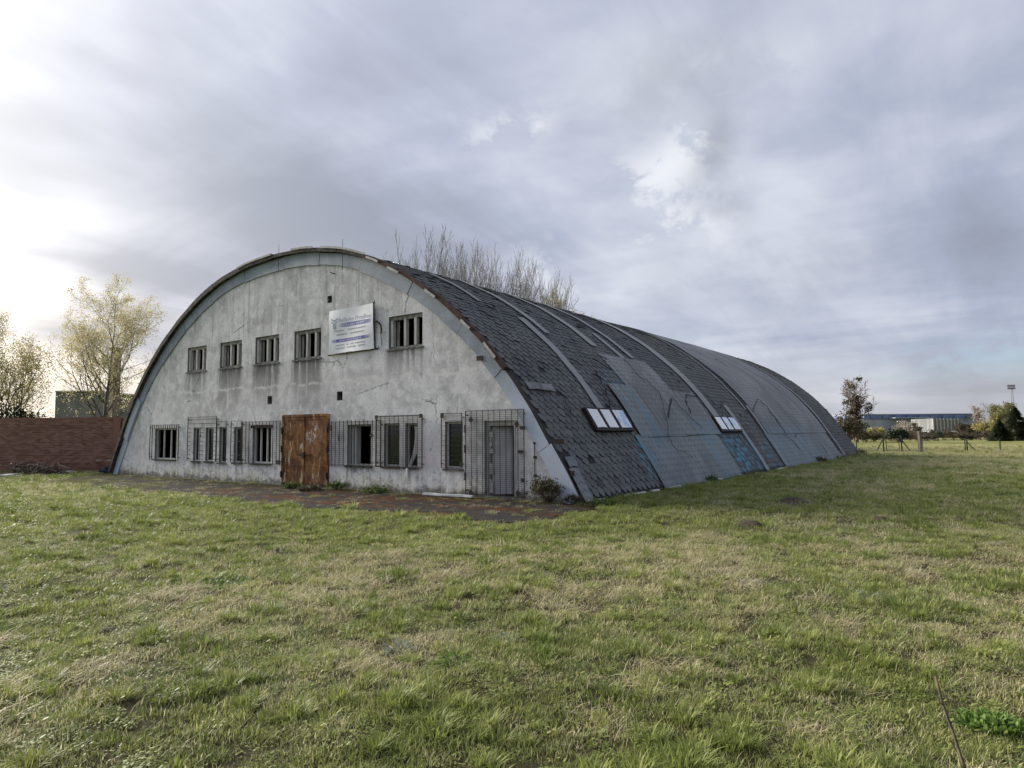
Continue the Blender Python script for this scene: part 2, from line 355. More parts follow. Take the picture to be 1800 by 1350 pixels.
# foot of the wall: ochre, flaking white, dirt
ft = t.m('ADD', z, t.m('MULTIPLY', t.m('SUBTRACT', nm, 0.5), 0.7))
c = t.mix(t.m('MULTIPLY', t.rng(ft, 0.55, 0.2), t.rng(nl, 0.40, 0.6)), c, (0.50, 0.47, 0.36))
c = t.mix(t.m('MULTIPLY', t.rng(ft, 0.75, 0.45), t.m('MULTIPLY', t.rng(streak, 0.52, 0.40), 0.6)), c, (0.20, 0.20, 0.19))
c = t.mix(t.m('MULTIPLY', t.rng(ft, 0.22, 0.02), 0.75), c, (0.10, 0.095, 0.08))
fl = t.m('MULTIPLY', t.rng(ft, 0.6, 0.3), t.rng(nf, 0.58, 0.66)); c = t.mix(t.m('MULTIPLY', fl, 0.8), c, (0.74, 0.73, 0.68))
cw_ = t.comb(t.m('ADD', x, t.m('MULTIPLY', nm, .5)), 0.0, t.m('ADD', t.m('MULTIPLY', z, .7), t.m('MULTIPLY', nf, .12)))
ck = t.m('MULTIPLY', t.rng(t.vor(cw_, .42, 'DISTANCE_TO_EDGE').outputs[0], .007, .001), t.rng(nl, .50, .58)); c = t.mix(t.m('MULTIPLY', ck, .75), c, (0.13, 0.125, 0.12))
wb_ = t.m('MULTIPLY', t.m('MULTIPLY', t.rng(ft, .72, .5), t.rng(ft, .08, .25)), t.rng(t.noise(wx, 5.0, 6, .7, .5), .44, .54)); c = t.mix(t.m('MULTIPLY', wb_, .6), c, (0.82, 0.81, 0.79))
# traces of pink spray by the right windows
pk = t.m('MULTIPLY', t.m('MULTIPLY', t.rng(x, 5.2, 5.9), t.rng(x, 8.4, 7.4)), t.m('MULTIPLY', t.rng(z, 0.5, 0.8), t.rng(z, 1.9, 1.2)))
c = t.mix(t.m('MULTIPLY', t.m('MULTIPLY', pk, t.rng(nm, 0.45, 0.6)), 0.35), c, (0.62, 0.40, 0.42))
c = t.mix(t.m('MULTIPLY', t.m('GREATER_THAN', y_, 0.012), 0.8), c, t.mix(nf, (0.09, 0.085, 0.075), (0.19, 0.18, 0.165)))   # opening reveals darker brown than the wall face
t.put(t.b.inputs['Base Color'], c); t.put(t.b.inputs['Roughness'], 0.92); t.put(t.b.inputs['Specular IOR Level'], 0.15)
bump(t, t.m('ADD', t.m('MULTIPLY', nm, 0.7), t.m('MULTIPLY', nf, 0.35)), 0.55, 0.03)

def gable(name, y0, th, openings, mt, inset=0.10):
    out = []
    for s in np.linspace(-SMAX, SMAX, 81):
        p, n = prof(s); q = p-n*inset; out.append((q[0], max(q[1], -0.05)))
    out[0] = (out[0][0], -0.05); out[-1] = (out[-1][0], -0.05)
    vs = [Vector(p) for p in out]; n0 = len(vs); edges = [(i, (i+1) % n0) for i in range(n0)]; faces = [list(range(n0))]
    for (x0, x1, z0, z1) in openings:
        b = len(vs); vs += [Vector(p) for p in ((x0, z0), (x1, z0), (x1, z1), (x0, z1))]; edges += [(b, b+1), (b+1, b+2), (b+2, b+3), (b+3, b)]
    V, Ed, F, _, _, _ = delaunay_2d_cdt(vs, edges, [], 1, 1e-5)
    keep = []
    for f in F:
        cx = sum(V[i].x for i in f)/len(f); cz = sum(V[i].y for i in f)/len(f)
        if any(o[0] < cx < o[1] and o[2] < cz < o[3] for o in openings): continue
        keep.append(f)
    bm = bmesh.new(); bv = [bm.verts.new((p.x, y0, p.y)) for p in V]
    for f in keep:
        try: bm.faces.new([bv[i] for i in f])
        except ValueError: pass
    bm.verts.index_update()
    g_ = bmesh.ops.extrude_face_region(bm, geom=list(bm.faces))
    for v in [q for q in g_['geom'] if isinstance(q, bmesh.types.BMVert)]: v.co.y += th
    loose = [v for v in bm.verts if not v.link_faces]; bmesh.ops.delete(bm, geom=loose, context='VERTS')
    bmesh.ops.recalc_face_normals(bm, faces=list(bm.faces))
    me = bpy.data.meshes.new(name); bm.to_mesh(me); bm.free(); return link(name, me, mt, hangar)
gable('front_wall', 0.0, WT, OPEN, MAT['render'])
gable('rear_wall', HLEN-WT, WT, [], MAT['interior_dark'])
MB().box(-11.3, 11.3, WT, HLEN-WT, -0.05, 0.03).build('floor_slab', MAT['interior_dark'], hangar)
# back room wall and partition behind the barred doorway
MB().box(d2[0]-0.30, d2[0]-0.18, WT+.002, 3.2, 0.03, 2.6).build('side_partition', MAT['interior'], hangar)

# ------------------------------------------------------------------ windows
m, t = mat('window_glass'); MAT['glass'] = m
t.put(t.b.inputs['Base Color'], (0.02, 0.025, 0.028)); t.put(t.b.inputs['Roughness'], 0.06); t.put(t.b.inputs['Alpha'], 0.55); t.put(t.b.inputs['Specular IOR Level'], 0.6)
m, t = mat('curtain'); MAT['curtain'] = m
nn = t.noise(t.scale(t.pos, (9, 1, .4)), 2, 4); t.put(t.b.inputs['Base Color'], t.mix(nn, (0.42, 0.42, 0.41), (0.66, 0.66, 0.64))); t.put(t.b.inputs['Roughness'], .9)

def frame_rect(mb, x0, x1, z0, z1, w, y0, y1):
    mb.box(x0, x0+w, y0, y1, z0, z1); mb.box(x1-w, x1, y0, y1, z0, z1); mb.box(x0+w, x1-w, y0, y1, z1-w, z1); mb.box(x0+w, x1-w, y0, y1, z0, z0+w)
def upper_window(o, k):
    x0, x1, z0, z1 = o; e_ = 0.004; mb = MB()
    w = x1-x0
    mb.box(x0+e_, x0+0.035, 0.08, 0.20, z0+0.06, z1-0.11); mb.box(x1-0.035, x1-e_, 0.08, 0.20, z0+0.06, z1-0.11)
    mb.box(x0+e_, x1-e_, 0.06, 0.20, z1-0.11, z1-e_)             # head beam
    mb.box(x0+e_, x1-e_, 0.08, 0.20, z0+e_, z0+0.06)
    fr = mb.build('window', MAT['frame_dark'], hangar)
    for i, tq in enumerate((0.03, 0.39+0.02*k % 0.05, 0.72)):
        px_ = x0+w*tq; q = MB(); q.box(px_, px_+0.085, 0.05+0.004*i, 0.17, z0+0.06, z1-0.11); q.build('mullion', MAT['frame'], fr)
    # broken shutter boards standing inside
    q = MB(); q.box(x0+0.15, x0+0.15+w*0.08, 0.182, 0.20, z0+0.06, z1-0.11-0.02); q.build('board', MAT['frame_dark'], fr)
    s_ = MB(); s_.box(x0-0.05, x1+0.05, -0.035, -0.003, z0-0.055, z0-0.012); s_.build('sill', MAT['sill'], fr)
for k, o in enumerate(UP): upper_window(o, k)
def low_window(o, panes=1, glass=True, mt='frame', open_side=0):
    x0, x1, z0, z1 = o; e_ = 0.004; mb = MB(); frame_rect(mb, x0+e_, x1-e_, z0+e_, z1-e_, 0.05, 0.09, 0.14)
    for i in range(1, panes):
        xm = x0+(x1-x0)*i/panes; mb.box(xm-0.03, xm+0.03, 0.093, 0.137, z0+0.055, z1-0.055)
    fr = mb.build('window', MAT[mt], hangar)
    if glass:
        for i in range(panes):
            a = x0+(x1-x0)*i/panes+0.045; b = x0+(x1-x0)*(i+1)/panes-0.045
            if i == open_side-1: continue
            MB().box(a, b, 0.11, 0.116, z0+0.05, z1-0.05).build('pane', MAT['glass'], fr)
    MB().box(x0-0.04, x1+0.04, -0.06, 0.085, z0-0.05, z0-0.004+0.002).build('sill', MAT['sill'], fr)
    return fr
f1 = low_window(w1, 3, False); low_window(w2a, 2); low_window(w2b); low_window(w2c); low_window(w2d)
f3 = low_window(w3, 3, False, 'frame'); f4 = low_window(w4, 1, False, 'frame_dark')
q = MB(); q.box(w4[0]+0.07, w4[0]+0.11, 0.145, 0.30, w4[2]+0.02, w4[3]-0.02); q.box(w4[0]+0.20, w4[0]+0.235, 0.15, 0.34, w4[2]+0.02, w4[3]-0.02); q.build('open_casement', MAT['frame'], f4)
f5 = low_window(w5a); f5b = low_window(w5b, 1, False); low_window(w6)
# lintel board above the doorless window, net curtain blown out of the next one
MB().box(w3[0]-0.1, w3[1]+0.1, -0.02, 0.10, w3[3]-0.10, w3[3]-0.005).build('lintel_board', MAT['bar'], f3)
cu = MB(); a, b = w5b[1]-0.05, w5b[0]+0.28
rows = 14; pts = []
for i in range(rows+1):
    tq = i/rows; zc_ = w5b[3]-0.08-tq*(w5b[3]-w5b[2]+0.10)
    xl = (w5b[0]+0.30)*(1-tq)+(w5b[0]+0.14)*tq+0.10*math.sin(tq*3.0)*(1-tq); wd = 0.34*(1-tq)**1.2+0.05
    yy = 0.06-0.13*tq**2
    for j in range(7):
        u_ = j/6; pts.append((xl+wd*u_, yy+0.025*math.sin(u_*14+tq*2), zc_))
fs = [(i*7+j, i*7+j+1, (i+1)*7+j+1, (i+1)*7+j) for i in range(rows) for j in range(6)]
cu.add(pts, fs); co = cu.build('curtain', MAT['curtain'], f5b, True)
q = MB(); zx = w5b[2]; xk = w5b[0]+0.14
q.add([(xk, -0.08, zx-0.02), (xk+0.06, -0.08, zx-0.02), (xk+0.085, -0.05, zx-0.24), (xk-0.03, -0.05, zx-0.24), (xk, -0.11, zx-0.02), (xk+0.06, -0.11, zx-0.02), (xk+0.085, -0.13, zx-0.24), (xk-0.03, -0.13, zx-0.24)],
      [(0, 1, 2, 3), (7, 6, 5, 4), (0, 4, 5, 1), (1, 5, 6, 2), (2, 6, 7, 3), (3, 7, 4, 0)]); q.build('curtain_end', MAT['curtain'], f5b)
for i, o in enumerate(vents):
    x0, x1, z0, z1 = o; mb = MB(); frame_rect(mb, x0+.003, x1-.003, z0+.003, z1-.003, 0.018, 0.03, 0.12); mb.build('vent_frame', MAT['sill'], hangar)
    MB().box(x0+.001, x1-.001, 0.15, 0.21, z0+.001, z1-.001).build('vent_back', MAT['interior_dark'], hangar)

# ------------------------------------------------------------------ grilles
def grille(o, nv, nh, name='window_grille', y=-0.07, rv=0.008, rh=0.004, frame=0.007, over=0.0, wob=0.0, cut=()):
    """welded grille; where it has been cut away over an opening only the stubs are left"""
    x0, x1, z0, z1 = o; mb = MB()
    for i in range(nh):
        zz = z0+(z1-z0)*(i+0.5)/nh; segs = [(x0, x1)]
        for c_ in cut:
            if c_[2]-.02 < zz < c_[3]+.02: segs = [q for a, b in segs for q in ((a, min(b, c_[0]-.03)), (max(a, c_[1]+.03), b)) if q[1]-q[0] > .02]
        for a, b in segs: mb.box(a, b, y-0.004-rh*2, y-0.004, zz-rh, zz+rh)
    for (xa, za) in ((x0, z0+.1), (x1, z0+.1), (x0, z1-.1), (x1, z1-.1)): mb.box(xa-0.012, xa+0.012, y-0.003, -0.001, za-0.012, za+0.012)
    frame_rect(mb, x0-frame, x1+frame, z0-frame, z1+frame, frame*2, y-0.013, y+0.008)
    g_ = mb.build(name, MAT['wire'], hangar)
    for i in range(nv):
        xx = x0+(x1-x0)*i/(nv-1)+rng.uniform(-wob, wob); ta = rng.uniform(-wob, wob)*.6
        za, zb = z0-over*rng.uniform(.2, 1), z1+over*rng.uniform(.2, 1); parts = [(za, zb)]
        for c_ in cut:
            if c_[0]-.02 < xx < c_[1]+.02: parts = [(za, c_[2]-.0), (c_[3]-rng.uniform(0, .04), zb)]
        for a, b in parts:
            if b-a < .03: continue
            b_ = MB(); b_.tube([(xx, y+0.006, a), (xx+ta, y+0.006, (a+b)/2), (xx+ta*.4, y+0.006, b)], rv, 5); b_.build('bar', MAT['bar'], g_)
    return g_
def plate(g_, x_, z_, w=0.05, h=0.05, diamond=False, y=-0.085):
    mb = MB(); v = [(-w, 0, -h), (w, 0, -h), (w, 0, h), (-w, 0, h)]
    if diamond: v = [(0, 0, -h), (w, 0, 0), (0, 0, h), (-w, 0, 0)]
    mb.add([(x_+a, y, z_+c_) for a, _, c_ in v]+[(x_+a, y-0.012, z_+c_) for a, _, c_ in v], [(0, 1, 2, 3), (7, 6, 5, 4), (0, 4, 5, 1), (1, 5, 6, 2), (2, 6, 7, 3), (3, 7, 4, 0)])
    mb.build('fixing_plate', MAT['blackplate'], g_)
grille(rect(266.5, 316.5, 747, 808), 14, 3, rv=0.013, wob=0.012, over=0.02, cut=[w1])
g2 = grille(rect(333, 383, 733, 811), 2, 10, rv=0.008, rh=0.009, cut=[w2a, w2b]); plate(g2, *[back(356.5, 766)[i] for i in (0, 2)], .05, .05, True)
grille(rect(384, 400, 741, 812), 2, 3, rv=0.007, rh=0.006); grille(rect(409, 427, 740, 812.5), 2, 3, rv=0.009, rh=0.007)
g3 = grille(rect(429, 495, 741, 815), 12, 24, rv=0.012, rh=0.0035, over=0.02, cut=[w3]); plate(g3, *[back(492, 812)[i] for i in (0, 2)], .06, .06)
g4 = grille(rect(579, 672, 741, 818.5), 14, 22, rv=0.012, rh=0.004, over=0.06, wob=0.01, cut=[w4])
plate(g4, *[back(585, 752)[i] for i in (0, 2)], .04, .08); plate(g4, *[back(600, 770)[i] for i in (0, 2)], .035, .09); plate(g4, *[back(657, 765)[i] for i in (0, 2)], .09, .06, True)
g5 = grille(rect(664, 745, 731, 821), 11, 30, rv=0.007, rh=0.0035, frame=0.012); r5 = rect(664, 745, 731, 821)
plate(g5, r5[0]+0.03, r5[3]-0.02, .055, .055); plate(g5, r5[1]-0.03, r5[3]-0.02, .055, .055)
g6 = grille(rect(779, 815, 727, 822), 2, 11, rv=0.006, rh=0.004); r6 = rect(779, 815, 727, 822); plate(g6, r6[0]+0.04, r6[3]-0.04, .055, .06); plate(g6, r6[1]-0.02, r6[2]+0.10, .065, .075, True)
rd = rect(822.5, 925, 721, 874); rd[2] = 0.07
gd = grille(rd, 11, 44, 'door_grille', rv=0.008, rh=0.0035, y=-0.09)
for px_, py_, w, h, di in ((832.5, 738, .075, .085, 1), (832.5, 866, .075, .085, 1), (913, 745.5, .075, .085, 1), (915, 866, .07, .08, 1), (822.5, 754, .03, .10, 0), (822.5, 789, .035, .10, 0), (822.5, 837, .03, .10, 0), (923, 752, .075, .04, 0), (919, 794, .075, .04, 0), (924, 844, .05, .05, 0)):
    q_ = back(px_, py_); plate(gd, q_[0], q_[2], w, h, bool(di), -0.105)
# thin pipe beside the barred doorway
pa, pb = back(941.5, 779), back(942.5, 850); q = MB(); q.tube([(pa[0], -0.05, pa[2]), (pb[0], -0.05, 0.25)], 0.011, 6)
for tq in (0.0, 0.35, 0.8): zz = pa[2]*(1-tq)+pb[2]*tq; q.box(pa[0]-.03, pa[0]+.03, -0.065, -0.002, zz-.03, zz+.03)
q.build('conduit', MAT['wire'], hangar)

# ------------------------------------------------------------------ rusty double door
m, t = mat('rusted_steel'); MAT['rust'] = m
x, y_, z = t.xyz(t.pos); v2 = t.comb(t.m('MULTIPLY', x, 1.0), 0.0, z)
n1_ = t.noise(v2, 2.2, 6, .6, .4); st = t.noise(t.comb(t.m('MULTIPLY', x, 6.0), 0, t.m('MULTIPLY', z, 1.5)), 1.0, 7, .7, .8); nf_ = t.noise(v2, 22, 5, .6)
c = t.mix(t.rng(n1_, .36, .62), (0.115, 0.042, 0.015), (0.27, 0.125, 0.042)); c = t.mix(t.m('MULTIPLY', t.rng(st, .48, .36), .9), c, (0.055, 0.024, 0.014)); c = t.mix(t.m('MULTIPLY', t.rng(z, .75, .2), .5), c, (0.085, 0.034, 0.016))
c = t.mix(t.m('MULTIPLY', t.rng(st, .54, .62), t.rng(n1_, .40, .56)), c, (0.42, 0.29, 0.14))
c = t.mix(t.m('MULTIPLY', t.rng(st, .59, .65), 0.9), c, (0.58, 0.52, 0.42))
xm = (dr[0]+dr[1])/2
pt_ = t.m('MULTIPLY', t.m('MULTIPLY', t.rng(x, xm+.02, xm+.10), t.rng(x, xm+.85, xm+.5)), t.m('MULTIPLY', t.rng(z, 1.25, 1.55), t.rng(z, 2.1, 1.75)))
c = t.mix(t.m('MULTIPLY', pt_, t.m('MULTIPLY', t.rng(t.noise(t.comb(t.m('MULTIPLY', x, 1.6), 1, z), 4, 7, .72, .4), .50, .56), .9)), c, (0.56, 0.55, 0.53))
c = t.mix(t.m('MULTIPLY', t.rng(nf_, .5, .35), .5), c, (0.04, 0.02, 0.012))
t.put(t.b.inputs['Base Color'], c); t.put(t.b.inputs['Roughness'], .85); t.put(t.b.inputs['Specular IOR Level'], .2); bump(t, t.m('ADD', st, nf_), .35, .01)
x0, x1, z0, z1 = dr
q = MB(); q.box(x0-.05, x0+.04, -0.05, 0.1, 0.0, z1+.04); q.box(x1-.04, x1+.05, -0.05, 0.1, 0.0, z1+.04); q.box(x0+.04, x1-.04, -0.048, 0.1, z1-.03, z1+.05)
door = q.build('double_door', MAT['rust'], hangar)
for a, b, dy in ((x0+.045, xm-.008, 0.0), (xm+.008, x1-.045, 0.012)):
    q = MB(); q.box(a, b, -0.035+dy, 0.0+dy, 0.06, z1-.035)
    for zz in (0.10, 0.62, z1-.12): q.box(a+.01, b-.01, -0.043+dy, -0.034+dy, zz, zz+.07)
    q.build('door_leaf', MAT['rust'], door)
for zz in (.35, 1.15, 1.75):
    for xx in (x0-.02, x1+.02): MB().tube([(xx, -0.07, zz-.1), (xx, -0.07, zz+.1)], .028, 8).build('hinge', MAT['bar'], door)
q = MB(); q.box(xm-.34, xm+.36, -0.075, -0.045, 0.97, 1.01); q.box(xm-.05, xm+.03, -0.085, -0.04, .86, 1.05); q.build('locking_bar', MAT['bar'], door)
# door frame and strip in the barred doorway
q = MB(); x0, x1, z0, z1 = d2
q.box(x0+.004, x0+.09, 0.08, 0.17, z0, z1-.004); q.box(x1-.05, x1-.004, -0.01, 0.17, z0, z1-.004); q.box(x0+.09, x1-.05, 0.08, 0.17, z1-.13, z1-.004); q.build('door_frame', MAT['frame'], hangar)
q = MB(); zz = z1-.14
for i in range(14):
    h_ = rng.uniform(.06, .16); 
    if zz-h_ < .12: break
    if rng.random() > .18: q.box(x0+.10+rng.uniform(-.015, .03), x0+.17+rng.uniform(-.02, .05), .07+rng.uniform(0, .02), .11, zz-h_, zz-.006)
    zz -= h_
q.build('broken_jamb', MAT['pale_felt'], hangar)
hx, hy, an = x0+.10, .20, R(38); ux, uy = math.cos(an), math.sin(an); q = MB(); Ld = .52
q.add([(hx+ux*a-uy*b, hy+uy*a+ux*b, zz_) for zz_ in (z0+.02, z1-.16) for a, b in ((0, 0), (Ld, 0), (Ld, .04), (0, .04))], [(0, 3, 2, 1), (4, 5, 6, 7), (0, 1, 5, 4), (1, 2, 6, 5), (2, 3, 7, 6), (3, 0, 4, 7)]); q.build('inner_door_leaf', MAT['interior'], hangar)

# ------------------------------------------------------------------ fascia and verge
m, t = mat('blue_grey_fascia'); MAT['fascia'] = m
n_ = t.noise(t.pos, 1.6, 6, .6, .3); nf_ = t.noise(t.pos, 14, 5, .6); _, _, z = t.xyz(t.pos)
c = t.mix(t.rng(n_, .35, .65), (0.19, 0.23, 0.28), (0.27, 0.32, 0.38)); c = t.mix(t.m('MULTIPLY', t.rng(nf_, .55, .7), .4), c, (0.46, 0.50, 0.54)); c = t.mix(t.m('MULTIPLY', t.rng(nf_, .42, .3), .35), c, (0.14, .16, .18))
lowr = t.rng(z, 3.4, 2.2); c = t.mix(t.m('MULTIPLY', lowr, .65), c, (0.56, 0.63, 0.74))   # newer sheets low down
t.put(t.b.inputs['Base Color'], c); t.put(t.b.inputs['Roughness'], .55); bump(t, n_, .2, .03)
def arch_strip(s0, s1, o0, o1, y0, y1, nseg=8):
    """solid strip that follows the vault from s0 to s1, between radial offsets o0 (inner) and o1 (outer)"""
    mb = MB(); v = []; f = []
    for i in range(nseg+1):
        s = s0+(s1-s0)*i/nseg
        for yy in (y0, y1):
            for oo in (o0, o1): v.append(roof(s, yy, oo))
    for i in range(nseg):
        a, b = i*4, i*4+4
        f += [(a, a+1, b+1, b), (a+3, a+2, b+2, b+3), (a+1, a+3, b+3, b+1), (a+2, a, b, b+2)]
    f += [(0, 2, 3, 1), (nseg*4+1, nseg*4+3, nseg*4+2, nseg*4)]
    return mb.add(v, f)
fj = [-SMAX, -SMAX+1.9, -SMAX+3.9, -8.6, -6.4, -4.2, -2.0, 0.3, 2.2, 4.25, 6.6, 8.9, 10.72, SMAX-1.62, SMAX]
for i in range(len(fj)-1):
    a, b = fj[i]+.008, fj[i+1]-.008; dy = 0.006*(i % 2)+ (0.05 if i == 1 else 0)
    w_in = -0.50 if abs(fj[i]+fj[i+1])/2 < 11 else -0.46
    arch_strip(a, b, w_in+0.02*(i % 3), -0.03, -0.05-dy, -0.004-(0.02 if i == 1 else 0), 8).build('fascia_panel', MAT['fascia'], hangar)
vj = np.linspace(-SMAX+.1, -0.2, 9)
for i in range(8): arch_strip(vj[i]+.01, vj[i+1]-.01, -0.09, 0.07+0.015*(i % 2), -0.20, -0.06, 6).build('verge_board', MAT['dark_board'], hangar)
vj = [-0.2, 1.9, 3.2, 4.5, 6.0, 7.4, 8.9, 10.0, 10.85]
for i in range(8): arch_strip(vj[i]+.01, vj[i+1]-.01, -0.07, 0.035+0.015*(i % 2), -0.20, -0.06, 6).build('verge_board', MAT['rust_board' if i > 2 else 'dark_board'], hangar)
for s0, ln, off in ((-2.2, 2.0, .075), (0.9, 1.1, .075), (2.4, 2.1, .08), (4.6, .55, .0), (5.6, .5, -.03), (7.3, .45, -.03), (8.9, .4, -.02), (9.9, .55, .0)):
    arch_strip(s0, s0+ln, off-.05, off+.015, -0.23, -0.208, 4).build('torn_felt', MAT['pale_felt'], hangar)
for px_, py_, w_ in ((846, 630, .10), (985, 776, .14), (1009, 832, .05)):
    q_ = back(px_, py_); MB().box(q_[0]-w_, q_[0]+w_, -.075, -.06, q_[2]-.06, q_[2]+.06).build('loose_clip', MAT['blackplate'], hangar)
for px_ in (494.5, 606.5):
    q_ = back(px_, 450); s_ = float(np.interp(abs(q_[0]), PR[:, 0], PS))*(1 if q_[0] > 0 else -1); b0 = roof(s_, 0.0, 0.0)
    MB().tube([(b0[0], -.1, b0[2]-.6), (b0[0], -.1, b0[2]+.36)], [.012, .006], 5).build('lightning_rod', MAT['wire'], hangar)
q0, q1 = back(590, 482), back(577, 486); MB().tube([(q0[0], -.01, q0[2]), (q0[0], -.2, q0[2]+.02)], .015, 5).build('wall_hook', MAT['bar'], hangar)

# ------------------------------------------------------------------ roof
m, t = mat('roof_deck'); MAT['deck'] = m
n_ = t.noise(t.pos, 3, 5, .6); t.put(t.b.inputs['Base Color'], t.mix(n_, (0.016, 0.017, 0.018), (0.035, 0.036, 0.036))); t.put(t.b.inputs['Roughness'], .9)
v = []; f = []; ns = len(PS)*2-1; SS = list(-PS[::-1])+list(PS[1:])
for off in (0.0, -0.09):
    for s in SS: v += [roof(s, -0.055, off), roof(s, HLEN+0.12, off)]
nn_ = len(SS)
for i in range(nn_-1):
    a, b = 2*i, 2*i+2; f.append((a, b, b+1, a+1)); k = 2*nn_; f.append((a+k, a+1+k, b+1+k, b+k)); f.append((a, a+k, b+k, b)); f.append((a+1, b+1, b+1+k, a+1+k))
roofo = MB().add(v, f).build('roof', MAT['deck'], hangar)

def uvs_mat(name, kind):
    m, t = mat(name); at_ = t.n('ShaderNodeAttribute', attribute_name='sy'); s, y, rnd = t.xyz(at_.outputs['Vector']); sv = t.comb(s, y, 0.0)
    big = t.noise(sv, 0.35, 5, .6, .5); mid = t.noise(sv, 2.5, 5, .6); fine = t.noise(sv, 24, 4, .6)
    run = t.noise(t.comb(t.m('MULTIPLY', s, .22), t.m('MULTIPLY', y, 5.0), 0), 1.0, 6, .65, .25)
    if kind == 'shingle':
        c = t.mix(rnd, (0.082, 0.090, 0.096), (0.125, 0.134, 0.138))
        c = t.mix(t.m('MULTIPLY', t.rng(big, .4, .62), .5), c, (0.165, 0.17, 0.155))
        c = t.mix(t.m('MULTIPLY', t.m('MULTIPLY', t.rng(y, 9, 18), t.rng(s, 12.5, 7)), .55), c, (0.15, 0.158, 0.138))      # greener, lichened further back
        c = t.mix(t.m('MULTIPLY', t.rng(run, .55, .7), .35), c, (0.21, 0.215, 0.21)); c = t.mix(t.m('MULTIPLY', t.rng(run, .44, .34), .5), c, (0.035, 0.037, 0.04))
        moss = t.m('MULTIPLY', t.rng(mid, .56, .70), t.rng(y, 2.2, .2)); c = t.mix(t.m('MULTIPLY', moss, .8), c, (0.045, 0.06, 0.03))
        rough = .75
    else:
        run2 = t.noise(t.comb(t.m('MULTIPLY', s, .5), t.m('MULTIPLY', y, 14.0), 3), 1.0, 5, .7, .3)
        c = t.mix(t.rng(big, .38, .62), (0.165, 0.176, 0.18), (0.275, 0.28, 0.272)); c = t.mix(t.m('MULTIPLY', t.rng(run, .52, .66), .65), c, (0.33, 0.335, 0.33)); c = t.mix(t.m('MULTIPLY', t.rng(run2, .50, .36), .45), c, (0.09, 0.095, 0.10))
        c = t.mix(t.m('MULTIPLY', t.rng(run, .47, .35), .7), c, (0.085, 0.09, 0.095)); c = t.mix(t.m('MULTIPLY', t.rng(mid, .52, .68), .4), c, (0.23, 0.205, 0.19))
        c = t.mix(t.m('MULTIPLY', t.rng(s, 11.4, 13.4), .35), c, (0.12, 0.165, 0.20))
        if kind == 'strip': c = t.mix(.6, c, (0.34, 0.355, 0.345))
        else:
            rowp = t.m('ADD', t.m('MULTIPLY', s, 30.6), t.m('MULTIPLY', t.m('PINGPONG', y, .145), 14.0)); net = t.rng(t.m('SINE', rowp), .2, .95)
            c = t.mix(t.m('MULTIPLY', net, t.rng(mid, .35, .6, .2, .6)), c, (0.085, 0.092, 0.095))
        rough = .6
    # blue-green paint runs below the roof lights and by the seams
    for (s0, s1, y0, y1, k) in STAINS:
        bx_ = t.m('MULTIPLY', t.rng(s, s0, s0+.2), t.rng(s, s1, s0+(s1-s0)*.45)); by_ = t.m('MULTIPLY', t.rng(y, y0, y0+.2), t.rng(y, y1, y1-.2))
        st = t.noise(t.comb(t.m('MULTIPLY', s, .35), t.m('MULTIPLY', y, 4.5), 0), 1.0, 6, .7, .15)
        c = t.mix(t.m('MULTIPLY', t.m('MULTIPLY', t.m('MULTIPLY', bx_, by_), t.rng(st, .45, .60)), k), c, t.mix(mid, (0.085, 0.20, 0.28), (0.13, 0.33, 0.47)))
    c = t.mix(t.m('MULTIPLY', t.rng(fine, .5, .3), .4), c, (0.05, 0.052, 0.055))
    t.put(t.b.inputs['Base Color'], c); t.put(t.b.inputs['Roughness'], rough); t.put(t.b.inputs['Specular IOR Level'], .3)
    bump(t, t.m('ADD', mid, t.m('MULTIPLY', fine, .6)), .3, .012)
    return m
def rh(*pts): return [roofhit(*p) for p in pts]
# roof lights, sheets and strips measured from the photograph
L1 = rh((1027, 721), (1090, 723), (1108, 756), (1045, 756)); L2 = rh((1252, 735), (1288, 735), (1299, 758), (1266, 758))
def bbox(h): return [min(q[0] for q in h[:2])*.5+max(q[0] for q in h[:2])*.5, sum(q[0] for q in h[2:])/2, (h[0][1]+h[3][1])/2, (h[1][1]+h[2][1])/2]
K1, K2 = bbox(L1), bbox(L2)
print('rooflights', K1, K2, 'SMAX', SMAX)
STAINS = [(K1[1]+.1, SMAX-.2, K1[3]-.45, K1[3]+.6, .95), (K2[1], SMAX+2.5, K2[2]-.3, K2[3]+.5, 1.0), (K2[1]+.4, SMAX+.5, K2[3]+1.2, K2[3]+3.2, .55), (SMAX-2.3, SMAX+2, K2[3]+3.0, K2[3]+11, .5), (SMAX-4.5, SMAX, K1[3]+.5, K1[3]+2.2, .45), (SMAX-2.5, SMAX+2, K2[2]-2.6, K2[2]-.2, .6)]
MAT['shingle'] = uvs_mat('bitumen_shingles', 'shingle'); MAT['sheet'] = uvs_mat('grey_roofing_sheet', 'sheet'); MAT['strip'] = uvs_mat('pale_roof_strip', 'strip')

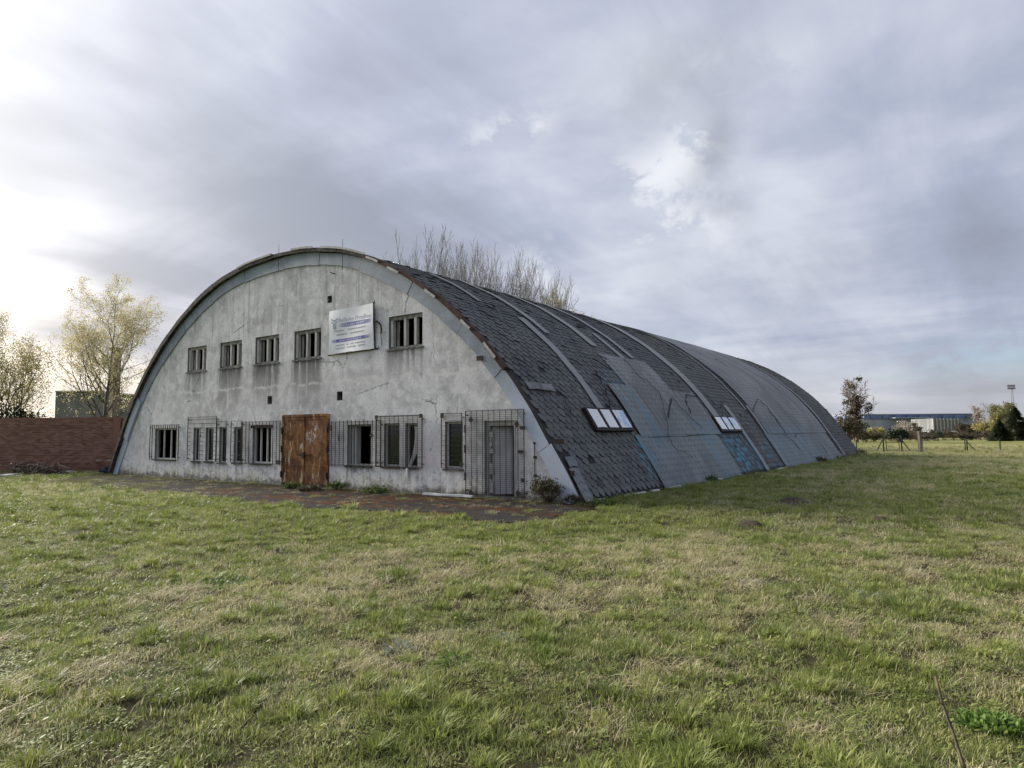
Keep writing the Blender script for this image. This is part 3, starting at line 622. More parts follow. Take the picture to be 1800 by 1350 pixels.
SHEETS = []                                                    # rectangles in (s, y) hidden under sheets
def drape(name, s0, s1, y0, y1, off, mt, parent, ns=None, ny=3, th=0.012, wav=0.012, taper=0.0, skew=0.0):
    """sheet laid over the vault, closed, with slightly wavy surface and edges"""
    ns = ns or max(3, int((s1-s0)/0.35)); sd = rng.uniform(0, 50); v = []; sy = []; f = []
    for L_ in (0, 1):
        for i in range(ns+1):
            for j in range(ny+1):
                a, b = i/ns, j/ny; s = s0+(s1-s0)*a
                y = y0+(y1-y0)*b+skew*a
                if j in (0, ny): y += 0.018*mnoise.noise((s*1.3, j, sd))
                if i in (0, ns): s += 0.03*mnoise.noise((b*3, i, sd))
                o = off+(wav*mnoise.noise((s*0.9, y*1.5, sd)) if True else 0)-(th if L_ else 0)
                v.append(roof(min(s, SMAX+.03), y, o)); sy.append((s, y+sd*0.0, 0.5))
    n1 = (ns+1)*(ny+1)
    def ix(i, j, L_): return L_*n1+i*(ny+1)+j
    for i in range(ns):
        for j in range(ny):
            f.append((ix(i, j, 0), ix(i+1, j, 0), ix(i+1, j+1, 0), ix(i, j+1, 0))); f.append((ix(i, j, 1), ix(i, j+1, 1), ix(i+1, j+1, 1), ix(i+1, j, 1)))
    for i in range(ns):
        f.append((ix(i, 0, 0), ix(i, 0, 1), ix(i+1, 0, 1), ix(i+1, 0, 0))); f.append((ix(i, ny, 0), ix(i+1, ny, 0), ix(i+1, ny, 1), ix(i, ny, 1)))
    for j in range(ny):
        f.append((ix(0, j, 0), ix(0, j+1, 0), ix(0, j+1, 1), ix(0, j, 1))); f.append((ix(ns, j, 0), ix(ns, j, 1), ix(ns, j+1, 1), ix(ns, j+1, 0)))
    mb = MB().add(v, f); o = mb.build(name, mt, parent); fattr(o.data, 'sy', sy, 'FLOAT_VECTOR'); return o
SH, ST = MAT['sheet'], MAT['sheet']
for (s0, s1, y, w) in ((3.0, 8.75, 3.95, .30), (8.1, 12.0, 3.3, .36), (3.0, 8.95, 6.65, .42), (3.0, 9.3, 9.02, .34), (7.95, 9.45, 8.08, .32), (3.0, 12.15, 12.6, .66), (3.0, 11.6, 17.35, .16), (11.5, 14.62, 14.75, .42), (3.0, 14.5, 31.75, .34), (11.4, 14.45, 17.95, .30), (5.2, 7.4, 2.0, .22)):
    n_ = max(1, int((s1-s0)/2.2)); c_ = np.linspace(s0, s1, n_+1)
    for i in range(n_):
        drape('cover_strip', c_[i]-.02, c_[i+1]+.03, y-w/2, y+w/2, 0.062+.006*(i % 2), MAT['strip'], roofo, ny=1, wav=.008, skew=rng.uniform(-.04, .04))
for y in (17.82, 31.15): drape('dark_felt_strip', 3.0, 14.2, y-.33, y+.33, 0.042, MAT['deck'], roofo, ny=2, wav=.006)
def rolls(s0, s1, y0, y1, step, off):
    SHEETS.append((s0, s1, y0, y1)); n_ = max(1, round((y1-y0)/step)); e_ = np.linspace(y0, y1, n_+1)
    for i in range(n_): drape('roofing_sheet', s0+rng.uniform(-.03, .03), s1+rng.uniform(-.03, .03), e_[i]-.03, e_[i+1]+.04, off+.007*(i % 2), SH, roofo, ny=12, wav=.03)
rolls(9.49, 11.10, 6.24, 9.80, 1.8, .060); rolls(11.04, 12.98, 4.80, 11.7, 3.4, .085); rolls(12.92, 14.68, 4.45, 11.3, 3.4, .060)
rolls(3.0, 8.6, 18.35, 30.75, 4.1, .060); rolls(8.5, 12.97, 18.15, 30.7, 3.1, .085); rolls(12.9, 14.68, 17.6, 30.4, 3.2, .060)
drape('roofing_sheet', 11.30, 11.54, .16, .78, .08, SH, roofo, ny=2); drape('roofing_sheet', 11.31, 11.56, .80, 1.36, .085, SH, roofo, ny=2)
drape('verge_sheet', 13.5, 13.78, .02, .42, .075, SH, roofo, ny=2); drape('verge_sheet', 13.80, 14.66, -.04, .34, .07, SH, roofo, ny=2)

# roof lights: dark frame and three glossy panes each
m, t = mat('roof_light_glazing'); MAT['rl'] = m
n_ = t.noise(t.pos, 2.5, 3, .5); t.put(t.b.inputs['Base Color'], t.mix(n_, (0.70, 0.71, 0.72), (0.86, 0.86, 0.86))); t.put(t.b.inputs['Roughness'], .12); t.put(t.b.inputs['Specular IOR Level'], .9); t.put(t.b.inputs['Coat Weight'], 1.0); t.put(t.b.inputs['Coat Roughness'], .03)
m, t = mat('roof_light_sky_reflection'); MAT['rlb'] = m
n_ = t.noise(t.pos, 3.5, 3, .5); t.put(t.b.inputs['Base Color'], t.mix(t.rng(n_, .45, .55), (0.72, 0.75, 0.78), (0.27, 0.47, 0.72))); t.put(t.b.inputs['Roughness'], .12); t.put(t.b.inputs['Coat Weight'], 1.0); t.put(t.b.inputs['Coat Roughness'], .03)  # blue sky reflection painted into the pane's base colour
def rooflight(K, kinds):
    s0, s1, y0, y1 = K; SHEETS.append((s0-.1, s1+.05, y0, y1)); fr = drape('roof_light', s0-.03, s1+.05, y0-.06, y1+.06, .13, MAT['blackplate'], roofo, ns=3, th=.12, wav=0)
    w = (y1-y0)/3
    for i, k in enumerate(kinds): drape('glazing', s0+.03, s1-.03, y0+i*w+.03, y0+(i+1)*w-(.15 if i < 2 else .03), .15, MAT[k], fr, ns=2, ny=2, wav=.004)
rooflight(K1, ('rl', 'rl', 'rlb')); rooflight(K2, ('rl', 'rlb', 'rlb'))
# loose cables, tears and snow hooks
def cable(pxs, r_=.018, off=.13):
    r_ *= .55
    pts = [roofhit(*p) for p in pxs]; q = []
    for i in range(len(pts)-1):
        for k in range(6): a = k/6; q.append((pts[i][0]*(1-a)+pts[i+1][0]*a, pts[i][1]*(1-a)+pts[i+1][1]*a))
    q.append(pts[-1]); MB().tube([roof(s, y, off+.02*math.sin(i*1.3)) for i, (s, y) in enumerate(q)], r_, 5).build('loose_cable', MAT['cable'], roofo)
cable([(1107, 657), (1135, 672), (1158, 695), (1165, 725), (1174, 775), (1182, 790), (1200, 797), (1214, 806)], .013)
cable([(1178, 702), (1172, 735)], .045, .11); cable([(1178, 702), (1200, 725), (1232, 755)], .014); cable([(1204, 697), (1203, 708), (1212, 728)], .03, .12); cable([(1203, 696), (1222, 699)], .03, .12)
cable([(1330, 703), (1321, 724)], .03, .11); cable([(1330, 703), (1345, 715), (1362, 740), (1382, 768), (1404, 791)], .022); cable([(1395, 770), (1399, 763)], .03); cable([(1265, 718), (1270, 707)], .05, .11); cable([(1266, 724), (1270, 738), (1285, 752), (1300, 775), (1322, 800)], .02)
for p in ((861, 540), (862, 545), (914, 640), (955, 645), (1010, 640), (1023, 580), (968, 570), (1058, 632), (1066, 650), (1051, 667), (1050, 640)):
    s, y = roofhit(*p); MB().tube([roof(s-.2, y-.12, .09), roof(s-.02, y+.02, .13), roof(s+.06, y+.16, .12), roof(s-.05, y+.25, .09)], .016, 5).build('snow_hook', MAT['cable'], roofo)
cable([(1045, 655), (1052, 668), (1063, 690), (1071, 717)], .03, .1); cable([(988, 700), (1000, 722), (1006, 735)], .015, .09)

# shingles: hexagonal-tailed, laid in offset rows
SW, SP = 0.29, 0.205
tris_s = []
def shingle_geo(s, y, rr):
    w = SW*0.475*rr.uniform(.95, 1.0); jy = rr.uniform(-.012, .012); js = rr.uniform(-.012, .012); tl = rr.uniform(.014, .03)+(rr.uniform(.0, .035) if rr.random() < .12 else 0); sk = rr.uniform(-.012, .012)
    loc = [(-w, -.06, .012), (w, -.06, .012), (w, .085, .5), (w*.42+sk, SP*.98, 1), (-w*.42+sk, SP*.98, 1), (-w, .085, .5)]
    top = []; bot = []
    for (a, b, h) in loc:
        ss = s+b+js; o = .008+tl*h*.9
        top.append(roof(ss, y+a+jy, o)); bot.append(roof(ss, y+a+jy, o-.013))
    return top+[bot[2], bot[3], bot[4], bot[5]], [(0, 5, 4, 3, 2, 1), (2, 3, 7, 6), (3, 4, 8, 7), (4, 5, 9, 8)]
cand = []
srng = random.Random(3)
nrow = int(SMAX/SP)
for side in (1, -1):
    for i in range(nrow+1):
        s = i*SP+.02
        if side < 0 and s < .1: continue
        if s+SP > SMAX+.06: continue
        ny = int((HLEN+.1)/SW)
        for j in range(ny):
            y = -0.04+SW*(j+.5+(.5 if i % 2 else 0)) - .02
            if y > HLEN+.05: continue
            if side > 0 and any(a+.25 < s and s+SP < b-.02 and c_+.2 < y < d_-.2 for a, b, c_, d_ in SHEETS): continue
            # ragged lower verge
            if side > 0 and y < .20 and s > 11.0 and mnoise.noise((s*2.3, 0, 4)) > 0.05: continue
            if srng.random() < (.30 if mnoise.noise((s*.9, y*.9, side*7.)) > .55 else .004): continue
            cand.append((side*s, y))
def apparent(sy):
    p = np.array(roof(*sy)); dv = CAM-p; dist = np.linalg.norm(dv); n = prof(sy[0])[1]; cosv = (dv[0]*n[0]+dv[2]*n[1])/dist
    return max(cosv, 0)/dist**2
order = sorted(range(len(cand)), key=lambda i: -apparent(cand[i]))
single = set(order[:300])
V = []; F = []; SYA = []
for i, (s, y) in enumerate(cand):
    # negative s: mirrored side, s grows downwards on both
    if s >= 0: v, f = shingle_geo(s, y, srng)
    else:
        v, f = shingle_geo(-s, y, srng); v = [(-a, b, c_) for a, b, c_ in v]; f = [tuple(reversed(q)) for q in f]
    rv = srng.random()
    if i in single:
        me = bpy.data.meshes.new('shingle'); me.from_pydata(v, [], f); me.update(); o = link('shingle', me, MAT['shingle'], roofo); fattr(me, 'sy', [(abs(s), y, rv)]*10, 'FLOAT_VECTOR')
    else:
        b = len(V); V += v; F += [tuple(k+b for k in q) for q in f]; SYA += [(abs(s), y, rv)]*10
me = bpy.data.meshes.new('shingle_field'); me.from_pydata(V, [], F); me.update(); fattr(me, 'sy', SYA, 'FLOAT_VECTOR')
sf = link('shingle_field', me, MAT['shingle'], roofo); sf['kind'] = 'stuff'
# eaves plank and white foam bits along the foot of the roof
MB().box(11.50, 11.60, .1, HLEN, -.03, .05).build('eaves_plank', MAT['dark_board'], hangar)
for px0, py0, px1 in ((1095, 874, 1120), (1140, 866, 1151), (1171, 860, 1189), (1270, 846, 1283), (1366, 826, 1398), (1452, 813, 1462), (1026, 882, 1034)):
    a, b = G(px0, py0), G(px1, py0); a_y = a[1]; b_y = a[1]+.9*(px1-px0)/20
    MB().box(11.66, 11.73, a_y, a_y+abs(b_y-a_y), .02, .065).build('white_eaves_strip', MAT['white_plastic'], hangar)

# ------------------------------------------------------------------ banner on the gable
m, t = mat('banner_cloth'); MAT['banner'] = m
n_ = t.noise(t.pos, 1.8, 5, .6); t.put(t.b.inputs['Base Color'], t.mix(n_, (0.74, 0.77, 0.81), (0.86, 0.88, 0.90))); t.put(t.b.inputs['Roughness'], .55); bump(t, n_, .2, .05)
MAT['ink_blue'] = simple('faded_blue_ink', (0.10, 0.11, 0.38), (0.16, 0.17, 0.48), 6, .6); MAT['ink_pale'] = simple('faded_slate_ink', (0.30, 0.34, 0.46), (0.42, 0.46, 0.56), 8, .6); MAT['ink_grey'] = simple('faded_grey_ink', (0.36, 0.38, 0.42), (0.47, 0.49, 0.53), 8, .6)
TL, TR, BR, BL = [back(*p) for p in ((582, 548), (660, 533), (660, 613), (581.5, 624))]
ban = empty('banner', (TL[0], -0.05, BL[2]))
tag(ban, 'white printed company banner tied on the gable beside the upper windows', 'banner')
def bp(u_, v_, off=0.0):
    p = (TL*(1-u_)+TR*u_)*(1-v_)+(BL*(1-u_)+BR*u_)*v_; w = .018*math.sin(u_*7+v_*3)+.012*math.sin(v_*9-u_*4); return (p[0], -.06-w-off, p[2])
def bgrid(u0, u1, v0, v1, off, nu=6, nv=4):
    v = [bp(u0+(u1-u0)*i/nu, v0+(v1-v0)*j/nv, off) for j in range(nv+1) for i in range(nu+1)]
    return v, [(j*(nu+1)+i, (j+1)*(nu+1)+i, (j+1)*(nu+1)+i+1, j*(nu+1)+i+1) for j in range(nv) for i in range(nu)]
def bpart(name, mt, rects_, off=.004):
    mb = MB()
    for r_ in rects_: mb.add(*bgrid(*r_, off, max(1, int((r_[1]-r_[0])*14)), 1))
    o = mb.build(name, MAT[mt], None); o.parent = ban; o.location = (-ban.location[0], -ban.location[1], -ban.location[2]); return o
v, f = bgrid(0, 1, 0, 1, 0, 14, 14); n0 = len(v); v2, f2 = bgrid(0, 1, 0, 1, -.006, 14, 14)
mb = MB(); mb.add(v, f); mb.add(v2, [tuple(reversed(q)) for q in f2]); o = mb.build('cloth', MAT['banner'], None, True); o.parent = ban; o.location = (-ban.location[0], -ban.location[1], -ban.location[2])
def btext(name, txt, mt, u0, u1, vb, vh, off=.006):
    """flat lettering laid on the cloth"""
    cu_ = bpy.data.curves.new(name, 'FONT'); cu_.body = txt; cu_.size = 1; cu_.resolution_u = 1; to = bpy.data.objects.new(name, cu_)
    me = to.to_mesh(); vs = [v_.co.copy() for v_ in me.vertices]; fs = [tuple(p.vertices) for p in me.polygons]; to.to_mesh_clear(); bpy.data.objects.remove(to); bpy.data.curves.remove(cu_)
    xs = [q.x for q in vs]; x0, x1 = min(xs), max(xs)
    v = [bp(u0+(u1-u0)*(q.x-x0)/(x1-x0), vb-vh*q.y/.72, off) for q in vs]
    o = MB().add(v, fs).build(name, MAT[mt], None); o.parent = ban; o.location = (-ban.location[0], -ban.location[1], -ban.location[2])
btext('lettering', 'Rolladen Metallbau', 'ink_pale', .24, .93, .295, .10)
bars = [(.24+.022*i, .24+.022*i+.004+.002*i, .325, .415) for i in range(6)]+[(.37, .83, .325, .415)]+[(.845+.022*i, .845+.022*i+.014-.002*i, .325, .415) for i in range(5)]
bpart('blue_bar', 'ink_blue', bars); btext('lettering', 'Dessau GmbH', 'banner', .39, .80, .400, .060, .009)
bars = [(.06+.018*i, .06+.018*i+.004+.002*i, .675, .745) for i in range(5)]+[(.155, .82, .675, .745)]+[(.835+.02*i, .835+.02*i+.012-.002*i, .675, .745) for i in range(5)]
bpart('blue_bar', 'ink_blue', bars); btext('lettering', 'www.rolladen-dessau.de', 'banner', .22, .74, .730, .042, .009)
lr = random.Random(5)
def words(v0, spans, h):                                       # text too faint to read: rows of small marks
    out = []
    for a, b in spans:
        u_ = a
        while u_ < b: w = lr.uniform(.009, .016); out.append((u_, min(u_+w, b), v0-h*lr.uniform(.75, 1), v0)); u_ += w+.006
    return out
mk = words(.50, ((.11, .33), (.42, .85)), .035)+words(.59, ((.17, .40), (.47, .80)), .035)+words(.83, ((.15, .34), (.38, .43), (.47, .56), (.59, .82)), .035)+words(.90, ((.15, .35), (.40, .60), (.66, .82)), .04)
bpart('faint_print', 'ink_grey', mk)
lg = MB()
for pl in ([(.06, .185), (.13, .235), (.21, .19), (.21, .225), (.13, .275), (.06, .225)], [(.06, .255), (.13, .30), (.21, .26), (.21, .285), (.165, .31), (.165, .44), (.105, .44), (.105, .32), (.06, .28)]): lg.add([bp(a, b, .006) for a, b in pl], [tuple(range(len(pl)-1, -1, -1))])
o = lg.build('emblem', MAT['ink_pale'], None); o.parent = ban; o.location = (-ban.location[0], -ban.location[1], -ban.location[2])
def bb(name, pts, r_): o = MB().tube(pts, r_, 5).build(name, MAT['cable'], None); o.parent = ban; o.location = (-ban.location[0], -ban.location[1], -ban.location[2])
bb('rail', [bp(1.005, -.01, .0), bp(1.005, .5, .0), bp(1.005, 1.0, .0)], .022); bb('rail', [bp(-.03, 1.015, -.01), bp(.5, 1.005, -.01), bp(1.06, 1.005, -.01)], .024)
bb('tie', [bp(1.0, .40, .01), bp(1.08, .42, .01), bp(1.14, .50, .01), bp(1.16, .60, .01), bp(1.15, .70, .01)], .026); bb('tie', [bp(1.15, .68, .01), bp(1.155, .95, .01)], .010)
bb('tie', [bp(1.005, 0, .01), bp(1.03, -.03, .01), bp(1.035, .02, .01)], .012); bb('tie', [bp(1.05, 1.0, .01), bp(1.09, .99, .01), bp(1.09, .95, .01)], .012)
for o in list(ban.children): o.location.y -= 0.0

# ------------------------------------------------------------------ ground
def sstep(a, b, x): t = np.clip((x-a)/(b-a), 0, 1); return t*t*(3-2*t)
def hang_dist(x, y):
    return math.hypot(max(abs(x)-11.7, 0), max(-y, y-HLEN, 0))
def gz(x, y):
    h = hang_dist(x, y); k = float(sstep(4.8, 8.0, h)); dc = math.hypot(x-CAM[0], y-CAM[1]); k *= 1-float(sstep(45, 90, dc))
    if k <= 0: return -.012
    return k*(.05*mnoise.noise((x*.28, y*.28, 1.3))+.035*mnoise.noise((x*.9, y*.9, 5.1))+.018*mnoise.noise((x*2.6, y*2.6, 9.7)))-.012
def dryness(x, y):
    """0 lush .. 1 straw"""
    v = np.array([x, y])-CAM[:2]; dep = v@_fh[:2]; lat = v@np.array([_r0[0], _r0[1]])
    b = .26+.22*mnoise.noise((x*.33, y*.33, 2.2))+.34*mnoise.noise((x*1.1, y*1.1, 7.7))+.36*mnoise.noise((x*3.1, y*3.1, 3.4))+.3*mnoise.noise((x*8, y*8, 1.4))
    b += .20*math.exp(-((dep-8.2)/1.9)**2)*float(sstep(-5, -2, lat))          # straw band across the middle
    b -= .30*math.exp(-((dep-14)/4.0)**2)*float(sstep(2, -5, lat))            # lush strip before the apron
    b -= .22*math.exp(-((dep-12.0)/1.6)**2)*float(sstep(-7, -3, lat))*float(sstep(6, 2, lat))
    b += .26*float(sstep(16, 32, dep))*float(sstep(2, 10, lat))+.06
    h = hang_dist(x, y); b -= .25*math.exp(-(h/1.8)**2)*(1 if x > 11 else 0)
    return min(max(b, 0), 1)
def make_ground():
    NA, rr = 160, [0.0]+list(np.geomspace(.6, 4000, 105)); v = [(CAM[0], CAM[1], gz(CAM[0], CAM[1]))]; dv = [.4]; f = []
    for r_ in rr[1:]:
        for a in range(NA):
            x = CAM[0]+r_*math.cos(2*math.pi*a/NA); y = CAM[1]+r_*math.sin(2*math.pi*a/NA); v.append((x, y, gz(x, y) if r_ < 95 else -.012)); dv.append(dryness(x, y) if r_ < 600 else .45)
    for a in range(NA): f.append((0, 1+a, 1+(a+1) % NA))
    for i in range(len(rr)-2):
        for a in range(NA):
            p = 1+i*NA; q_ = p+NA; b = (a+1) % NA; f.append((p+a, q_+a, q_+b, p+b))
    m, t = mat('meadow_soil'); at_ = t.n('ShaderNodeAttribute', attribute_name='dry').outputs['Fac']
    n_ = t.noise(t.pos, 1.3, 6, .62); n2_ = t.noise(t.pos, 9, 5, .65); n3_ = t.noise(t.pos, .12, 5, .6)
    dr_ = t.m('ADD', at_, t.m('MULTIPLY', t.m('SUBTRACT', n_, .5), .8)); dr_ = t.m('ADD', dr_, t.m('MULTIPLY', t.m('SUBTRACT', n3_, .5), .5))
    c = t.mix(t.rng(dr_, .1, .95), (0.155, 0.20, 0.045), (0.36, 0.335, 0.145)); c = t.mix(t.m('MULTIPLY', t.rng(n2_, .5, .34), .65), c, (0.055, 0.058, 0.026))
    cov = t.n('ShaderNodeAttribute', attribute_name='cover').outputs['Fac']; c = t.mix(cov, c, t.mix(t.noise(t.pos, 38, 5, .7), (0.035, 0.030, 0.016), (0.12, 0.105, 0.055)))
    t.put(t.b.inputs['Base Color'], c); t.put(t.b.inputs['Roughness'], .95); t.put(t.b.inputs['Specular IOR Level'], .1); bump(t, t.m('ADD', t.m('ADD', n_, n2_), t.noise(t.pos, 60, 4, .7)), .8, .06)
    o = MB().add(v, f).build('ground', m, None, True); o['kind'] = 'structure'; fattr(o.data, 'dry', dv); fattr(o.data, 'cover', [float(1-sstep(12, 30, math.hypot(q[0]-CAM[0], q[1]-CAM[1]))) for q in v])
make_ground()
# worn asphalt apron before the gable
LOW = [(60, 848), (150, 853), (235, 864), (330, 868), (440, 884), (560, 893), (690, 903), (780, 912), (850, 919), (920, 918), (985, 912), (1030, 900), (1070, 890)]
lowp = [G(*p)[:2] for p in LOW]
AP = [tuple(p) for p in lowp]+[(11.9, .1), (11.55, .02), (-11.6, .02), (-13.4, .6)]
def in_poly(x, y, poly):
    c_ = False; n = len(poly)
    for i in range(n):
        (x1, y1), (x2, y2) = poly[i], poly[i-1]
        if (y1 > y) != (y2 > y) and x < (x2-x1)*(y-y1)/(y2-y1)+x1: c_ = not c_
    return c_
def make_apron():
    v = []; f = []; ids = {}
    xs = np.arange(-17, 13.5, .22); ys = np.arange(-9, 1.2, .22)
    for i, x in enumerate(xs):
        for j, y in enumerate(ys):
            jx, jy = .5*mnoise.noise((x*.8, y*.8, 1)), .5*mnoise.noise((x*.8, y*.8, 8))
            if in_poly(x+jx, y+jy, AP) and y < -.02+.0*x: ids[i, j] = len(v); v.append((x+.07*mnoise.noise((x*5, y*5, 3)), y+.07*mnoise.noise((x*5, y*5, 6)), .004+.012*mnoise.noise((x*1.5, y*1.5, 2))))
    for (i, j) in list(ids):
        k = [ids.get(q) for q in ((i, j), (i+1, j), (i+1, j+1), (i, j+1))]
        if None not in k: f.append(tuple(k))
    m, t = mat('mossy_asphalt'); x, y, z = t.xyz(t.pos)
    n_ = t.noise(t.scale(t.pos, (.6, 1.5, 1)), .6, 7, .66, .5); n2_ = t.noise(t.pos, 4.5, 8, .72, .3); n3_ = t.noise(t.pos, 30, 4, .6)
    c = t.mix(n3_, (0.032, 0.033, 0.036), (0.07, 0.071, 0.074))
    litter = t.rng(n2_, .50, .58); c = t.mix(t.m('MULTIPLY', litter, .8), c, (0.12, 0.092, 0.058))
    rust = t.rng(t.m('ADD', n_, t.m('MULTIPLY', n2_, .55)),   .78, .86); c = t.mix(t.m('MULTIPLY', rust, t.rng(x, -6, 0)), c, t.mix(t.rng(n2_, .4, .6), (0.06, 0.026, 0.014), (0.19, 0.078, 0.032)))
    gm = t.rng(t.m('ADD', n_, t.m('MULTIPLY', n2_, .3)), .60, .68); c = t.mix(t.m('MULTIPLY', gm, t.rng(x, 2.0, -4.0)), c, (0.105, 0.105, 0.025))
    wl = t.m('MULTIPLY', t.rng(y, -1.3, -.3), t.rng(n2_, .40, .52)); c = t.mix(t.m('MULTIPLY', wl, .8), c, t.mix(n3_, (0.03, 0.026, 0.012), (0.075, 0.062, 0.024)))
    c = t.mix(.36, c, (0.018, 0.015, 0.012)); t.put(t.b.inputs['Base Color'], c); t.put(t.b.inputs['Roughness'], .95); t.put(t.b.inputs['Specular IOR Level'], .05); bump(t, t.m('ADD', n2_, n3_), .8, .05)
    o = MB().add(v, f).build('apron_pavement', m, None, True); o['kind'] = 'structure'
make_apron()

# ------------------------------------------------------------------ grass: tufts instanced on points
m, t = mat('grass_blades'); MAT['grass'] = m
dry = t.n('ShaderNodeAttribute', attribute_name='dry', attribute_type='INSTANCER').outputs['Fac']
tone = t.n('ShaderNodeAttribute', attribute_name='tone', attribute_type='INSTANCER').outputs['Fac']
rb = t.n('ShaderNodeAttribute', attribute_name='rnd').outputs['Fac']
k_ = t.rng(t.m('ADD', t.m('MULTIPLY', dry, 1.25), t.m('MULTIPLY', t.m('SUBTRACT', rb, .5), 1.2)), .38, 1.0)
gr = t.mix(tone, (0.12, 0.175, 0.032), (0.31, 0.35, 0.095)); gr = t.mix(t.m('MULTIPLY', rb, .40), gr, (0.36, 0.38, 0.12))
stw = t.mix(rb, (0.33, 0.285, 0.14), (0.66, 0.60, 0.38))
c = t.mix(k_, gr, stw); t.put(t.b.inputs['Base Color'], c); t.put(t.b.inputs['Roughness'], .55); t.put(t.b.inputs['Specular IOR Level'], .3)
tr = t.n('ShaderNodeBsdfTranslucent'); t.put(tr.inputs[0], c); mx = t.n('ShaderNodeMixShader'); mx.inputs[0].default_value = .36; t.put(mx.inputs[1], t.b); t.put(mx.inputs[2], tr); t.put(t.out.inputs[0], mx)

def blade(V, F, RN, x, y, h, w, ang, lean, rn, segs=2):
    dx_, dy_ = math.cos(ang), math.sin(ang); px_, py_ = -dy_, dx_; b = len(V)
    for i in range(segs):
        q = i/segs; o = lean*h*q**1.6; zz = h*q*(1-.35*lean*q); ww = w*(1-.35*q)
        V.append((x+dx_*o-px_*ww, y+dy_*o-py_*ww, zz)); V.append((x+dx_*o+px_*ww, y+dy_*o+py_*ww, zz))
    V.append((x+dx_*lean*h, y+dy_*lean*h, h*(1-.35*lean)))
    for i in range(segs-1): F.append((b+2*i, b+2*i+1, b+2*i+3, b+2*i+2))
    F.append((b+2*segs-2, b+2*segs-1, b+2*segs)); RN += [rn]*(2*segs+1)
gr_ = random.Random(11)
def tuft(kind):
    V, F, RN = [], [], []
    if kind == 'turf':      # short dense turf, fingers every way
        for _ in range(62):
            a = gr_.uniform(0, 6.28); r_ = .11*math.sqrt(gr_.random()); blade(V, F, RN, r_*math.cos(a), r_*math.sin(a), gr_.uniform(.02, .06), gr_.uniform(.0015, .0036), gr_.uniform(0, 6.28), gr_.uniform(.15, 1.0), gr_.random())
    elif kind == 'clump':   # taller bunch leaning out from its centre
        for _ in range(52):
            a = gr_.uniform(0, 6.28); r_ = .05*math.sqrt(gr_.random()); blade(V, F, RN, r_*math.cos(a), r_*math.sin(a), gr_.uniform(.035, .09), gr_.uniform(.0018, .0038), a+gr_.uniform(-.6, .6), gr_.uniform(.2, 1.1), gr_.random()*.7, 3)
    elif kind == 'straw':   # dry, lying stalks
        for _ in range(30):
            a = gr_.uniform(0, 6.28); r_ = .12*math.sqrt(gr_.random()); blade(V, F, RN, r_*math.cos(a), r_*math.sin(a), gr_.uniform(.03, .11), gr_.uniform(.0013, .0028), gr_.uniform(0, 6.28), gr_.uniform(.7, 1.9), .45+.55*gr_.random(), 3)
    elif kind == 'herb':    # small rounded leaves close to the ground
        for _ in range(34):
            a = gr_.uniform(0, 6.28); r_ = .10*math.sqrt(gr_.random()); x, y, z = r_*math.cos(a), r_*math.sin(a), gr_.uniform(.015, .06); s_ = gr_.uniform(.006, .014); b = len(V); tl = gr_.uniform(-.6, .6); a2 = gr_.uniform(0, 6.28)
            for (u_, w_) in ((-1, 0), (-.3, .8), (1, .5), (1.3, 0), (1, -.5), (-.3, -.8)):
                xx = s_*(u_*math.cos(a2)-w_*math.sin(a2)); yy = s_*(u_*math.sin(a2)+w_*math.cos(a2)); V.append((x+xx, y+yy, z+tl*s_*u_))
            F.append(tuple(range(b, b+6))); RN += [gr_.random()*.5]*6
    return V, F, RN
